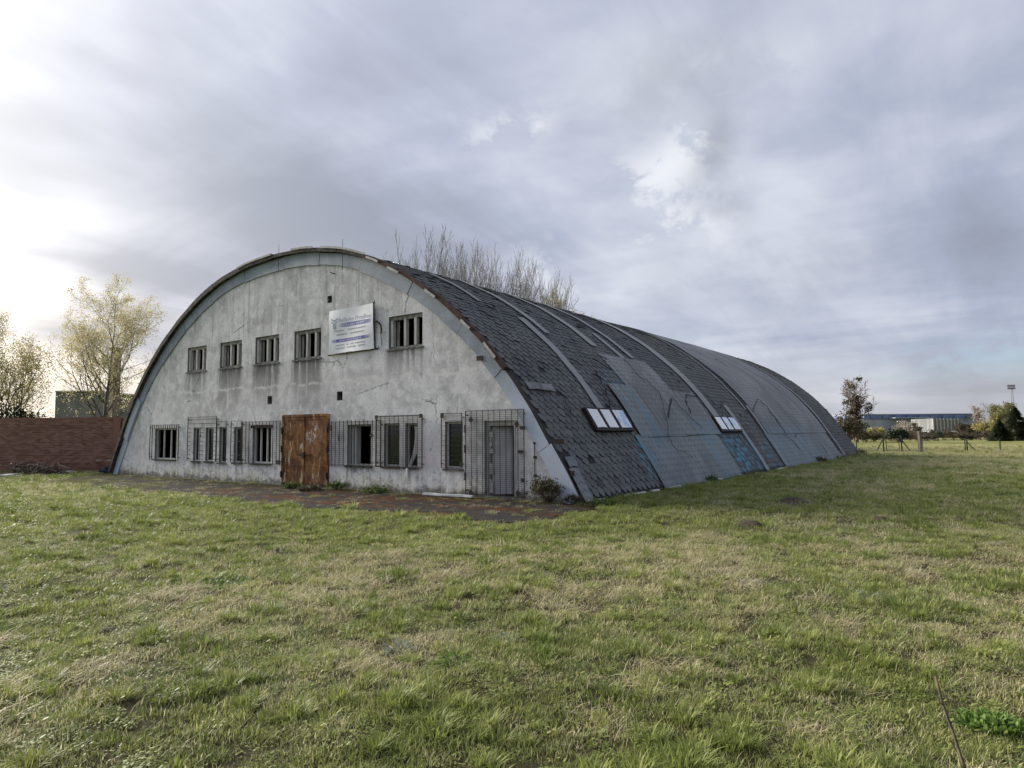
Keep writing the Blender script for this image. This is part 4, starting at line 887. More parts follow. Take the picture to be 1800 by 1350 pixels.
def gn_scatter(name, kinds, pts, mt):
    """pts rows: x y z rot tilt_x tilt_y scale kind dry tone. One object: tuft shapes and points in one mesh, instanced by geometry nodes."""
    V, F, RN, TID = [], [], [], []
    for k, kd in enumerate(kinds):
        v, f, rn = tuft(kd); b = len(V); V += v; F += [tuple(i+b for i in q) for q in f]; RN += rn; TID += [k]*len(v)
    P_ = np.array(pts, float); n0 = len(V); V += [tuple(p[:3]) for p in P_]; TID += [-1]*len(P_)
    me = bpy.data.meshes.new(name); me.from_pydata(V, [], F); me.update(); o = link(name, me, mt); pad = np.zeros((n0, 10)); A = np.vstack([pad, P_])
    fattr(me, 'rnd', RN+[0]*len(P_)); fattr(me, 'tid', TID, 'INT'); fattr(me, 'rot', A[:, [4, 5, 3]], 'FLOAT_VECTOR'); fattr(me, 'scl', A[:, 6]); fattr(me, 'pick', A[:, 7].astype(int), 'INT'); fattr(me, 'dry', A[:, 8]); fattr(me, 'tone', A[:, 9])
    ng = bpy.data.node_groups.new(name+'_scatter', 'GeometryNodeTree'); ng.interface.new_socket('Geometry', in_out='INPUT', socket_type='NodeSocketGeometry'); ng.interface.new_socket('Geometry', in_out='OUTPUT', socket_type='NodeSocketGeometry')
    N = ng.nodes; L = ng.links; gi = N.new('NodeGroupInput'); go = N.new('NodeGroupOutput')
    def na(nm, dt):
        q = N.new('GeometryNodeInputNamedAttribute'); q.data_type = dt; q.inputs[0].default_value = nm; return q.outputs[0]
    tid = na('tid', 'INT'); pick = na('pick', 'INT')
    def cmp(a, val):
        q = N.new('FunctionNodeCompare'); q.data_type = 'INT'; q.operation = 'EQUAL'; L.new(a, q.inputs[2]); q.inputs[3].default_value = val; return q.outputs[0]
    jn = N.new('GeometryNodeJoinGeometry')
    for k in range(len(kinds)):
        s1 = N.new('GeometryNodeSeparateGeometry'); s1.domain = 'POINT'; L.new(gi.outputs[0], s1.inputs[0]); L.new(cmp(tid, k), s1.inputs[1])
        s2 = N.new('GeometryNodeSeparateGeometry'); s2.domain = 'POINT'; L.new(gi.outputs[0], s2.inputs[0])
        an = N.new('FunctionNodeBooleanMath'); an.operation = 'AND'; L.new(cmp(tid, -1), an.inputs[0]); L.new(cmp(pick, k), an.inputs[1]); L.new(an.outputs[0], s2.inputs[1])
        ip = N.new('GeometryNodeInstanceOnPoints'); L.new(s2.outputs[0], ip.inputs['Points']); L.new(s1.outputs[0], ip.inputs['Instance'])
        e2 = N.new('FunctionNodeEulerToRotation'); L.new(na('rot', 'FLOAT_VECTOR'), e2.inputs[0]); L.new(e2.outputs[0], ip.inputs['Rotation']); L.new(na('scl', 'FLOAT'), ip.inputs['Scale'])
        L.new(ip.outputs[0], jn.inputs[0])
    L.new(jn.outputs[0], go.inputs[0]); md = o.modifiers.new('scatter', 'NODES'); md.node_group = ng; return o
KINDS = ['turf', 'turf', 'turf', 'clump', 'clump', 'straw', 'straw', 'herb', 'herb']
def grass_points():
    out = []; r0, r1 = _r0[:2], _fh[:2]
    def zone(d0, d1, dens, smin, smax, half):
        dep = d0
        while dep < d1:
            st = max(.1, dep*.02); w = dep*half+2.0; n = int(2*w*st*dens)
            for _ in range(n):
                a = dep+gr_.random()*st; b = gr_.uniform(-w, w); x = CAM[0]+r1[0]*a+r0[0]*b; y = CAM[1]+r1[1]*a+r0[1]*b
                if hang_dist(x, y) < .02: continue
                inap = in_poly(x+.5*mnoise.noise((x*.8, y*.8, 1)), y-.12+.5*mnoise.noise((x*.8, y*.8, 8))+.45*mnoise.noise((x*2.2, y*2.2, 5)), AP)
                dq = dryness(x, y); lump = .8*mnoise.noise((x*1.7, y*1.7, 21))+.9*mnoise.noise((x*5.5, y*5.5, 4)); sc = gr_.uniform(smin, smax)
                if inap:
                    nearw = y > -.7 and abs(x) < 11.3
                    if gr_.random() > (.8 if nearw else .5) or mnoise.noise((x*1.1, y*1.1, 33))+.5*mnoise.noise((x*4, y*4, 3)) < (-.25 if nearw else -.02): continue
                    dq = min(1, dq+.40)*(.75 if nearw else 1); sc *= .6
                u_ = gr_.random()
                if dq > .55: k = 5 if u_ < .25 else 6 if u_ < .45 else 0 if u_ < .65 else 1 if u_ < .9 else 7
                elif lump > .28: k = 3 if u_ < .3 else 4 if u_ < .55 else 1
                elif lump < -.35 and dq < .45: k = 7 if u_ < .3 else 8 if u_ < .6 else 2
                else: k = 5 if u_ < .05 else 3 if u_ < .10 else 7 if u_ < .18 else int(u_*97) % 3
                sc *= 1+.6*max(min(lump, .8), -.6)
                if hang_dist(x, y) < .45 and x > 11.5: sc *= 1.5; dq *= .6
                tone = min(max(.5+.4*mnoise.noise((x*.6, y*.6, 40))+.8*mnoise.noise((x*4, y*4, 14))+.5*mnoise.noise((x*11, y*11, 2)), 0), 1)
                out.append((x, y, gz(x, y)-.004, gr_.uniform(0, 6.28), gr_.uniform(-.15, .15), gr_.uniform(-.15, .15), sc, k, dq, tone))
            dep += st
    zone(1.2, 6.0, 215, .62, 1.1, .86); zone(6.0, 11, 120, .75, 1.25, .86); zone(11, 20, 42, 1.0, 1.7, .84); zone(20, 36, 16, 1.2, 2.1, .84); zone(36, 75, 4.0, 1.4, 2.6, .84)
    return out
gp = grass_points(); print('tufts', len(gp))
go_ = gn_scatter('grass', KINDS, gp, MAT['grass']); tag(go_, 'uneven green and straw-coloured meadow grass covering the field', 'grass', kind='stuff')

# ------------------------------------------------------------------ brick wall left of the hangar
m, t = mat('old_bricks'); MAT['brick'] = m
ri = t.geo.outputs['Random Per Island']; n_ = t.noise(t.pos, .8, 5, .6); nf_ = t.noise(t.pos, 12, 4, .6)
c = t.mix(ri, (0.16, 0.078, 0.058), (0.32, 0.17, 0.13)); c = t.mix(t.m('MULTIPLY', t.rng(n_, .5, .7), .45), c, (0.13, 0.06, 0.045)); c = t.mix(t.m('MULTIPLY', t.rng(nf_, .6, .75), .3), c, (0.36, 0.25, 0.20))
t.put(t.b.inputs['Base Color'], c); t.put(t.b.inputs['Roughness'], .9); t.put(t.b.inputs['Specular IOR Level'], .15)
MAT['mortar'] = simple('mortar', (0.26, 0.22, 0.195), (0.40, 0.345, 0.30), 3, .95)
W0 = G(214, 828); Wl = G(0, 829); W0 = np.array([W0[0], W0[1]]); Wl = np.array([Wl[0], Wl[1]])
wdir = (Wl-W0)/np.linalg.norm(Wl-W0); wnor = np.array([wdir[1], -wdir[0]])
if wnor@(CAM[:2]-W0) < 0: wnor = -wnor
WLEN, WH = float(np.linalg.norm(Wl-W0))+6.5, back(0, 0)[0]*0+2.42
bw = empty('brick_wall', (W0[0], W0[1], 0)); tag(bw, 'long weathered red brick wall with dark plinth joint running up to the hangar', 'wall')
bw.rotation_euler = (0, 0, math.atan2(wdir[1], wdir[0]))
sgn = 1 if (np.array([-wdir[1], wdir[0]])@wnor) > 0 else -1      # local +y or -y faces the camera
def lb(mb, x0, x1, y0, y1, z0, z1): return mb.box(x0, x1, min(y0*sgn, y1*sgn), max(y0*sgn, y1*sgn), z0, z1)
core = MB(); lb(core, 0, WLEN, -.30, -.012, 0, WH); core.build('mortar_core', MAT['mortar'], bw)
bk = MB(); brr = random.Random(9); row = 0; zz = .0
while zz < WH-.08:
    off = .125 if row % 2 else 0; x = -off; proud = .05 if zz < .40 else -.007 if zz < .48 else 0.0
    while x < WLEN:
        ln = .238; x0, x1 = max(x, .0), min(x+ln, WLEN)
        if x1-x0 > .05: lb(bk, x0, x1, -.02, brr.uniform(-.006, .006)+proud, zz+.006, zz+.070)
        x += .25
    zz += .077; row += 1
bo = bk.build('brick_courses', MAT['brick'], bw); bo['kind'] = 'stuff'
for i in range(int(WLEN/.5)): q = MB(); lb(q, i*.5+.004, i*.5+.496, -.33, .035, WH-.012+.003*(i % 3), WH+.07+.003*(i % 2)); q.build('coping_brick', MAT['brick'], bw)
q = MB(); lb(q, .08, .42, -.34, .10, 0, WH+.02); q.build('pier', MAT['brick'], bw)
# darker return between the wall and the hangar
rw = MB(); a = W0; b_ = np.array([-11.9, 3.2]); dv = b_-a; L_ = np.linalg.norm(dv); n2d = np.array([-dv[1], dv[0]])/L_*.12
rw.add([(a[0]-n2d[0], a[1]-n2d[1], 0), (b_[0]-n2d[0], b_[1]-n2d[1], 0), (b_[0]+n2d[0], b_[1]+n2d[1], 0), (a[0]+n2d[0], a[1]+n2d[1], 0), (a[0]-n2d[0], a[1]-n2d[1], WH-.1), (b_[0]-n2d[0], b_[1]-n2d[1], WH-.1), (b_[0]+n2d[0], b_[1]+n2d[1], WH-.1), (a[0]+n2d[0], a[1]+n2d[1], WH-.1)], [(0, 3, 2, 1), (4, 5, 6, 7), (0, 1, 5, 4), (1, 2, 6, 5), (2, 3, 7, 6), (3, 0, 4, 7)])
tag(rw.build('return_wall', MAT['brick'], None), 'short dark return of brickwork between the long wall and the hangar', 'wall')

# ------------------------------------------------------------------ trees
def rotv(v, ax, a):
    ax = ax/np.linalg.norm(ax); return v*math.cos(a)+np.cross(ax, v)*math.sin(a)+ax*(ax@v)*(1-math.cos(a))
def grow(seed, H, r0, spec, trop=.12, wander=.16, lean=(0, 0), minr=.006, trunk_frac=1.0):
    """spec per level: (children, start fraction, angle deg, length ratio). Returns tube mesh and twig tips."""
    rr = random.Random(seed); mb = MB(); tips = []
    def br(p, dr_, ln, r_, lv):
        n = 7 if lv == 0 else 5 if lv == 1 else 4 if lv == 2 else 3; pts = [p]; rad = [r_]; d_ = dr_
        for i in range(n):
            d_ = d_+np.array([rr.gauss(0, wander), rr.gauss(0, wander), rr.gauss(0, wander*.6)+(trop if lv else .05)])*(1 if lv else .45); d_ /= np.linalg.norm(d_)
            p = p+d_*ln/n; pts.append(p); rad.append(max(r_*(1-.82*(i+1)/n), minr))
        mb.tube(pts, rad, (7, 5, 4, 3, 3)[min(lv, 4)], False)
        if lv >= len(spec): tips.append((pts[-1], d_)); tips.append((pts[-2], d_)); return
        nc, t0, ang, lr_ = spec[lv]; ph = rr.uniform(0, 6.28)
        for k in range(nc):
            tq = t0+(1-t0)*(k+rr.random()*.9)/nc; i = min(int(tq*n), n-1); w = tq*n-i; q = pts[i]*(1-w)+pts[i+1]*w
            dd = pts[i+1]-pts[i]; dd /= np.linalg.norm(dd); ax = np.cross(dd, (0, 0, 1.) if abs(dd[2]) < .95 else (1., 0, 0)); ph += 2.4+rr.uniform(-.4, .4); ax = rotv(ax, dd, ph)
            nd = rotv(dd, ax, R(ang*rr.uniform(.7, 1.25))); rl = ln*lr_*(1.15-.62*tq if lv == 0 else 1.0-.35*tq)*rr.uniform(.75, 1.2)
            br(q, nd, rl, max(rad[i]*.55, minr), lv+1)
        tips.append((pts[-1], d_))
    br(np.array([0, 0, -.1]), np.array([lean[0], lean[1], 1.0]), H*trunk_frac, r0, 0); return mb, tips
def leaves(tips, n, size, spread, seed, flat=0.0):
    g = np.random.default_rng(seed); T = np.array([p for p, _ in tips]); c_ = T[g.integers(0, len(T), n)]+g.normal(0, spread, (n, 3)); s_ = (size*g.uniform(.6, 1.35, n))[:, None]
    a = g.normal(0, 1, (n, 3)); a /= np.linalg.norm(a, axis=1)[:, None]; b = np.cross(a, g.normal(0, 1, (n, 3))); b /= np.linalg.norm(b, axis=1)[:, None]
    V = np.stack([c_-a*s_, c_-b*s_*.5, c_+a*s_, c_+b*s_*.5], 1).reshape(-1, 3); mb = MB(); mb.v = [tuple(q) for q in V.tolist()]; mb.f = [(4*i, 4*i+1, 4*i+2, 4*i+3) for i in range(n)]; return mb
def fit_h(mb, tips, H):
    zs = np.array([v[2] for v in mb.v]); k = H/max(zs); mb.v = [(a*k, b*k, c_*k) for a, b, c_ in mb.v]; return mb, [(p*k, d_) for p, d_ in tips]
def plant_tree(name, label, pos, H, seed, r0, spec, bark, leaf=None, nleaf=0, lsize=.1, spread=.2, group=None, cat='tree', **kw):
    mb, tips = grow(seed, H, r0, spec, **kw); mb, tips = fit_h(mb, tips, H)
    o = empty(name, (pos[0], pos[1], 0)); tag(o, label, cat, group); mb.build('trunk', MAT[bark], o, True)
    if leaf: leaves(tips, nleaf, lsize, spread, seed+1).build('crown', MAT[leaf], o)
    return o
def hgt(px, py, D): return float(at(px, py, D)[2])
def shrub(name, label, pos, rad, h, n, leaf, seed, size=.08, twigs=14, bark='twig', group=None, cat='shrub', tw_r=.012):
    rr = random.Random(seed); o = empty(name, (pos[0], pos[1], pos[2] if len(pos) > 2 else 0)); tag(o, label, cat, group); mb = MB(); tips = []
    for _ in range(twigs):
        a = rr.uniform(0, 6.28); r_ = rr.random()**.5; end = np.array([rad*r_*math.cos(a), rad*r_*math.sin(a), h*rr.uniform(.55, 1.02)*(1-.35*r_*r_)]); b0 = np.array([rr.gauss(0, rad*.15), rr.gauss(0, rad*.15), -.03])
        md = (b0+end)/2+np.array([rr.gauss(0, .08*rad), rr.gauss(0, .08*rad), .08*h]); mb.tube([b0, md, end], [tw_r, tw_r*.7, tw_r*.35], 4, False)
        for k in range(6): w = rr.uniform(.25, 1); tips.append((md*(1-w)+end*w if w > 0 else md, end-md))
        for _k in range(2):
            e2 = md+(end-md)*rr.uniform(.3, .9)+np.array([rr.gauss(0, .16*rad), rr.gauss(0, .16*rad), abs(rr.gauss(0, .12*h))]); mb.tube([md, e2], [tw_r*.5, tw_r*.25], 3, False); tips.append((e2, end-md))
    mb.build('stems', MAT[bark], o, True)
    if n: leaves(tips, n, size, rad*.09, seed+5).build('foliage', MAT[leaf], o)
    return o
# two trees in young leaf behind the brick wall
plant_tree('spring_tree', 'tall spreading tree in sparse yellowish spring leaf standing behind the brick wall', at(176, 740, 44), hgt(190, 486, 44), 21, .19, [(20, .16, 50, .56), (9, .15, 42, .55), (6, .15, 40, .5)], 'bark', 'leaf_spring', 30000, .048, .13, trop=.10, wander=.14)
plant_tree('spring_tree', 'dense low-branched olive-leaved tree behind the brick wall, left of the tall one', at(8, 740, 41), hgt(20, 532, 41), 33, .20, [(24, .06, 48, .66), (9, .12, 40, .58), (6, .15, 38, .5)], 'bark', 'leaf_olive', 52000, .05, .18, trop=.12)
plant_tree('spring_tree', 'yellow-green tree growing at the far end of the brick wall', at(-120, 740, 44), hgt(-90, 570, 44), 35, .18, [(16, .1, 48, .6), (8, .15, 40, .55), (4, .2, 38, .5)], 'bark', 'leaf_olive', 9000, .09, .2)
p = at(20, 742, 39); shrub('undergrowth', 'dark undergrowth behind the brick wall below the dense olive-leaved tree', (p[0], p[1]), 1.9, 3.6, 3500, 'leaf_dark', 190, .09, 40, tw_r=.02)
# bare poplars behind the hangar
pop = [(683, 416, 78, 41), (728, 428, 74, 42), (806, 425, 76, 44), (772, 402, 74, 43), (858, 417, 74, 45), (893, 450, 78, 46), (925, 462, 80, 47), (955, 470, 82, 48), (985, 498, 84, 49), (748, 420, 79, 50), (832, 440, 80, 52), (880, 432, 76, 53), (705, 440, 77, 54), (787, 415, 80, 55), (840, 425, 76, 56), (910, 455, 84, 57), (970, 480, 80, 58)]
shapes = []
for k in range(4):
    mb, tips = grow(41+k, 20, .17, [(17, .25, 22, .60), (8, .12, 20, .55), (4, .15, 24, .45)], trop=.17, wander=.09, minr=.016); mb, tips = fit_h(mb, tips, 20); o = mb.build('trunk', MAT['bark_grey'], None, True); shapes.append(o.data); bpy.data.objects.remove(o)
mb, tips = grow(40, 20, .17, [(4, .55, 20, .3), (3, .3, 22, .5)], trop=.16, wander=.08, minr=.02); mb, tips = fit_h(mb, tips, 20); o = mb.build('trunk', MAT['bark_grey'], None, True); slim = o.data; bpy.data.objects.remove(o)
for i, (px_, py_, D, sd) in enumerate(pop):
    p = at(px_, 745, D); o = empty('bare_poplar', (p[0], p[1], 0)); H = hgt(px_, py_, D)
    tag(o, 'slim bare tree standing alone at the head of the leafless row behind the roof' if i == 0 else 'tallest bare tree of the leafless row behind the hangar roof' if i == 3 else 'bare upright grey tree in the leafless row behind the hangar roof', 'tree', None if i in (0, 3) else 'bare trees behind the hangar roof')
    o.scale = (H/20*rng.uniform(.9, 1.05),)*2+(H/20,); o.rotation_euler = (0, 0, rng.uniform(0, 6.28)); link('trunk', slim if i == 0 else shapes[i % 4], None, o)
plant_tree('budding_tree', 'small tree with pale green buds at the end of the bare row behind the roof', at(1012, 745, 82), hgt(1012, 513, 82), 61, .15, [(12, .3, 35, .4), (6, .2, 35, .5), (4, .2, 30, .5)], 'bark_grey', 'leaf_spring', 2600, .11, .2, minr=.012)
# ivy-clad tree right of the hangar, with mistletoe balls
D = 95; ptop = hgt(1512, 660, D)
iv = plant_tree('ivy_tree', 'half-bare tree with dark ivy up its trunk and mistletoe balls beside the hangar end', at(1506, 752, D), ptop, 71, .26, [(18, .3, 40, .42), (9, .2, 40, .5), (6, .2, 38, .5)], 'bark_pink', minr=.024, trop=.06)
rr_ = random.Random(72); V, F = [], []
def ball(c_, r_, n, size, rr_):
    tp = []
    for _ in range(n):
        u_ = np.array([rr_.gauss(0, 1), rr_.gauss(0, 1), rr_.gauss(0, 1)]); u_ /= np.linalg.norm(u_); tp.append((np.array(c_)+u_*np.array(r_)*rr_.random()**.4*(1+.3*mnoise.noise(tuple(u_*2))), u_))
    return tp
tp = []
for i in range(16): zz = ptop*(.06+.60*i/15); tp += ball((rr_.gauss(0, .35), rr_.gauss(0, .35), zz), (1.25*(1.25-.85*i/15), 1.25*(1.25-.85*i/15), .55), 60, .2, rr_)
for (px_, py_, r_) in ((1498, 680, .55), (1510, 667, .45), (1487, 707, .55), (1489, 722, .75), (1527, 713, .5), (1524, 722, .5), (1510, 700, .8)):
    p = at(px_, py_, D)-np.array(iv.location); tp += ball(p, (r_, r_, r_), 34, .2, rr_)
leaves(tp, len(tp)*3, .14, .12, 73).build('ivy', MAT['leaf_ivy'], iv)

# growth right of the hangar and along the far boundary
far = [((1484, 762), 92, 2.3, 4.0, 'leaf_brown', 'rounded brown scrub bush at the foot of the ivy-clad tree'), ((1537, 757), 118, 1.7, 2.4, 'leaf_olive', 'low olive-green bush between the ivy-clad tree and the blue warehouse'), ((1587, 757), 122, 2.1, 3.3, 'leaf_blossom', 'pale blossoming bush before the blue warehouse'), ((1601, 757), 125, 2.0, 3.0, 'leaf_brown', 'wide brown bush before the pale ribbed store'), ((1580, 765), 95, 1.3, 1.9, 'leaf_dark', 'dark rounded bush right behind the garden gate'), ((1704, 757), 122, 2.4, 3.3, 'leaf_brown', 'tall brown bush beside the pale ribbed store'), ((1737, 757), 118, 2.6, 3.3, 'leaf_olive', 'olive bush below the floodlight mast')]
for i, ((px_, py_), D, r_, h, lf, lab) in enumerate(far):
    p = at(px_, py_, D); shrub('far_bush', lab, (p[0], p[1]), r_, h, 2600, lf, 200+i, .16, 46, tw_r=.03)
# low dark bramble hedge along the far boundary: separate clumps
hd = random.Random(4); protos = []
for i in range(26):
    px_ = 1474+i*15.5; D = 104+hd.uniform(-5, 5)+.03*(px_-1478); p = at(px_, 768, D); k = i % 5; lab = 'low dark bramble clump in the hedge along the far boundary'; grp = 'bramble clumps along the far boundary'
    if i < 5: protos.append(shrub('bramble_clump', lab, (p[0], p[1]), 1.7, (1.2, 1.5, 1.7, 1.35, 1.6)[i], 1300, ('leaf_brown', 'leaf_dark', 'leaf_brown', 'leaf_ivy', 'leaf_brown')[i], 300+i, .10, 22, group=grp, tw_r=.018))
    else:
        src = protos[k]; o = src.copy(); COL.objects.link(o); o.location = (p[0], p[1], 0); o.rotation_euler = (0, 0, hd.uniform(0, 6.28)); o.scale = (hd.uniform(.85, 1.2),)*2+(hd.uniform(.8, 1.12),)
        for ch in src.children: c_ = ch.copy(); COL.objects.link(c_); c_.parent = o
def conifer(pos, H, rad, seed, label):
    rr = random.Random(seed); o = empty('conifer', (pos[0], pos[1], 0)); tag(o, label, 'tree'); MB().tube([(0, 0, -.1), (0, 0, H*.5), (0, 0, H*.98)], [.22, .12, .02], 7).build('trunk', MAT['bark'], o); V, F = [], []
    for i in range(900):
        tq = rr.random()**.8; zz = H*(.04+.95*tq); L_ = rad*(1-tq)**.8*rr.uniform(.6, 1.1)+.1; a = rr.uniform(0, 6.28); u_ = np.array([math.cos(a), math.sin(a), -.18]); w = np.array([-math.sin(a), math.cos(a), 0])
        for k in range(3):
            s0 = L_*rr.uniform(.25, .75); b = len(V); c_ = np.array([0, 0, zz])+u_*s0; e_ = c_+u_*(L_-s0)+np.array([0, 0, rr.gauss(0, .1)]); V += [c_-w*.10, c_+w*.10+np.array([0, 0, -.08]), e_]; F.append((b, b+1, b+2))
    MB().add(V, F).build('crown', MAT['leaf_dark'], o)
p = at(1786, 760, 100); conifer(p, hgt(1786, 714, 100), 2.9, 81, 'dark conical conifer below the floodlight mast'); p = at(1757, 760, 98); conifer(p, hgt(1757, 738, 98), 1.9, 82, 'smaller dark conifer beside the tall conical one'); p = at(1812, 760, 101); conifer(p, hgt(1812, 722, 101), 2.8, 83, 'dark conifer beyond the tall conical one')
plant_tree('willow', 'yellow-green willow behind the dark conifers', at(1766, 756, 125), hgt(1766, 708, 125), 84, .25, [(12, .3, 50, .6), (7, .2, 50, .6), (4, .2, 40, .5)], 'bark', 'leaf_willow', 5200, .16, .28, trop=-.03, minr=.02)
for i, (px_, py_, D, sd, lf) in enumerate(((1716, 713, 140, 85, 'leaf_blossom'), (1736, 706, 150, 86, None), (1745, 707, 152, 87, None))):
    plant_tree('distant_tree', ('pale budding tree beside the blue warehouse', 'thin bare tree behind the willow', 'thin bare tree behind the willow')[i], at(px_, 756, D), hgt(px_, py_, D), sd, .16, [(12, .3, 38, .42), (6, .2, 35, .5), (3, .2, 30, .5)], 'bark_grey', lf, 900 if lf else 0, .16, .2, minr=.018, group='thin bare trees behind the willow' if i else None)

# ------------------------------------------------------------------ far buildings
def facing_box(name, px0, px1, pyt, D, depth, parent, mt, z0=0.0, pyb=None, push=0.0):
    a, b = at(px0, 757, D+push), at(px1, 757, D+push); h = hgt((px0+px1)/2, pyt, D+push); zb = z0 if pyb is None else hgt((px0+px1)/2, pyb, D+push)
    u_ = (b-a)[:2]; w = np.array([-u_[1], u_[0]])/np.linalg.norm(u_)
    if w@_fh[:2] < 0: w = -w
    v = [(a[0], a[1]), (b[0], b[1]), (b[0]+w[0]*depth, b[1]+w[1]*depth), (a[0]+w[0]*depth, a[1]+w[1]*depth)]
    mb = MB().add([(q[0], q[1], zb) for q in v]+[(q[0], q[1], h) for q in v], [(0, 3, 2, 1), (4, 5, 6, 7), (0, 1, 5, 4), (1, 2, 6, 5), (2, 3, 7, 6), (3, 0, 4, 7)])
    o = mb.build(name, MAT[mt], None)
    if parent is not None: o.parent = parent; o.location = -parent.location
    return o
wh = empty('warehouse', tuple(at(1625, 757, 400)*np.array([1, 1, 0]))); tag(wh, 'wide distant warehouse with blue upper cladding and white base', 'building')
facing_box('lower_wall', 1512, 1722, 736.5, 400, 60, wh, 'white_wall'); facing_box('upper_cladding', 1520, 1722, 728.5, 400, 60, wh, 'blue_wall', pyb=736.6, push=-.5); facing_box('roof_edge', 1519, 1722, 727.2, 400, 60, wh, 'white_wall', pyb=728.5, push=-.8)
for i in range(9): facing_box('cladding_panel', 1533+i*21, 1533+i*21+9, 729.5, 399.3, .4, wh, 'pale_tank' if i == 8 else 'blue_wall', pyb=735.8, push=-.9-.02*i)
facing_box('loading_bay', 1600, 1640, 742.5, 399, 1, wh, 'dark_shed', pyb=755, push=-1.2); facing_box('canopy', 1575, 1640, 733.4, 396, 6, wh, 'white_wall', pyb=735, push=-3)
st_ = empty('store_building', tuple(at(1665, 757, 260)*np.array([1, 1, 0]))); tag(st_, 'pale ribbed storage building standing before the blue warehouse', 'building')
facing_box('wall', 1640, 1690, 735.5, 260, 14, st_, 'pale_tank')
for i in range(8): facing_box('rib', 1641+i*6.2, 1643+i*6.2, 735.9, 259.6, .5, st_, 'concrete', push=-.05)
sh_ = empty('low_shed', tuple(at(1675, 760, 150)*np.array([1, 1, 0]))); tag(sh_, 'long low dark shed with a white roof edge beyond the field', 'shed')
facing_box('wall', 1638, 1712, 760, 150, 6, sh_, 'dark_shed'); facing_box('roof', 1646, 1709, 757.6, 149.6, 7, sh_, 'white_plastic', pyb=759.2)
cw = empty('concrete_wall', tuple(at(1612, 765, 128)*np.array([1, 1, 0]))); tag(cw, 'low pale concrete wall behind the wooden post', 'wall')
for i in range(6): facing_box('wall_panel', 1594+i*7.2, 1594+i*7.2+6.9, 761.5, 128, .25, cw, 'concrete')
# floodlight mast
p = at(1782.5, 757, 400); ms_ = empty('floodlight_mast', (p[0], p[1], 0)); tag(ms_, 'tall thin floodlight mast rising behind the willow', 'mast'); Hm = hgt(1782, 684, 400); q = MB()
for a in (0, 2.09, 4.19): q.tube([(1.3*math.cos(a), 1.3*math.sin(a), 0), (.5*math.cos(a), .5*math.sin(a), Hm)], .14, 4)
for i in range(14):
    z0_, z1_ = Hm*i/14, Hm*(i+1)/14; r0_, r1_ = 1.3-.8*i/14, 1.3-.8*(i+1)/14
    for a, b in ((0, 2.09), (2.09, 4.19), (4.19, 0)): q.tube([(r0_*math.cos(a), r0_*math.sin(a), z0_), (r1_*math.cos(b), r1_*math.sin(b), z1_)], .07, 3)
q.build('lattice', MAT['metal'], ms_); q = MB(); rx = _r0
for k in range(5):
    for l_ in range(3): c_ = (k-2)*.95*rx; q.box(c_[0]-.38, c_[0]+.38, c_[1]-.2, c_[1]+.2, Hm+l_*.95, Hm+l_*.95+.7)
q.tube([tuple(-2.5*rx+np.array([0, 0, Hm])), tuple(2.5*rx+np.array([0, 0, Hm]))], .1, 4); q.build('lamp_bank', MAT['metal'], ms_)
# block and chimney behind the left trees
bb_ = empty('flat_building', tuple(at(135, 740, 75)*np.array([1, 1, 0]))); tag(bb_, 'grey flat-roofed building half hidden behind the spreading tree', 'building'); facing_box('wall', 95, 166, 689, 75, 12, bb_, 'far_grey'); facing_box('parapet', 94, 167, 686.5, 74.7, 12.6, bb_, 'concrete', pyb=689.05)
p = at(200, 740, 70); ck = empty('chimney', (p[0], p[1], 0)); tag(ck, 'slim brown brick chimney behind the spreading tree', 'chimney'); Hc = hgt(200, 611, 70)
MB().box(-.36, .36, -.36, .36, 0, Hc-.35).build('shaft', MAT['chimney'], ck); MB().box(-.43, .43, -.43, .43, Hc-.35, Hc).build('cap', MAT['chimney'], ck)

# ------------------------------------------------------------------ garden fence and gate on the right
def post(px, pyt, pyb, r_, mt, name, label, group=None, brace=None, cat='post', parent=None, square=False):
    b = G(px, pyb); D = float((b-CAM)@_fh); h = hgt(px, pyt, D); o = MB()
    if square:                                                  # worn timber, slightly crooked
        o.tube([(0, 0, -.1), (.02, .01, h*.5), (-.02, 0, h)], [r_, r_*1.02, r_*.9], 6)
    else:
        o.tube([(0, 0, -.1), (0, 0, h)], r_, 8); o.tube([(0, 0, h-.03), (0, 0, h+.02)], r_*1.25, 8)
    if brace:
        e_ = G(*brace)-b; o.tube([(0, 0, h*.72), (e_[0], e_[1], -.05)], r_*.75, 6)
    ob = o.build(name, MAT[mt]); ob.location = (b[0], b[1], 0); tag(ob, label, cat, group); return ob
post(1506, 774, 796, .035, 'paint_green', 'fence_post', 'thin dark green fence post close to the hangar end')
post(1553.5, 762, 793.5, .05, 'paint_green', 'gate_post', 'dark green braced gate post on the hinge side of the field gate', brace=(1541, 792.5))
post(1585.5, 766, 793.5, .05, 'paint_green', 'gate_post', 'dark green braced gate post on the latch side of the field gate', brace=(1602, 793.5))
post(1618, 757.5, 794.5, .17, 'wood', 'wooden_post', 'thick weathered wooden post standing alone beside the field gate', square=True)
post(1697, 772, 792.5, .04, 'paint_green', 'fence_post', 'thin dark green fence post standing hard by the braced one'); post(1700.5, 771, 792.5, .045, 'paint_green', 'fence_post', 'dark green fence post with a diagonal brace between field gate and conifers', brace=(1717, 792.8)); post(1758.5, 771.5, 792.5, .04, 'paint_green', 'fence_post', 'thin dark green fence post before the dark conifers')
a, b = G(1558.5, 793), G(1581, 793); gt = empty('field_gate', (a[0], a[1], 0)); tag(gt, 'narrow dark green steel frame gate in the far fence', 'gate'); e_ = b-a; D = float((a-CAM)@_fh); h = hgt(1558, 766, D)
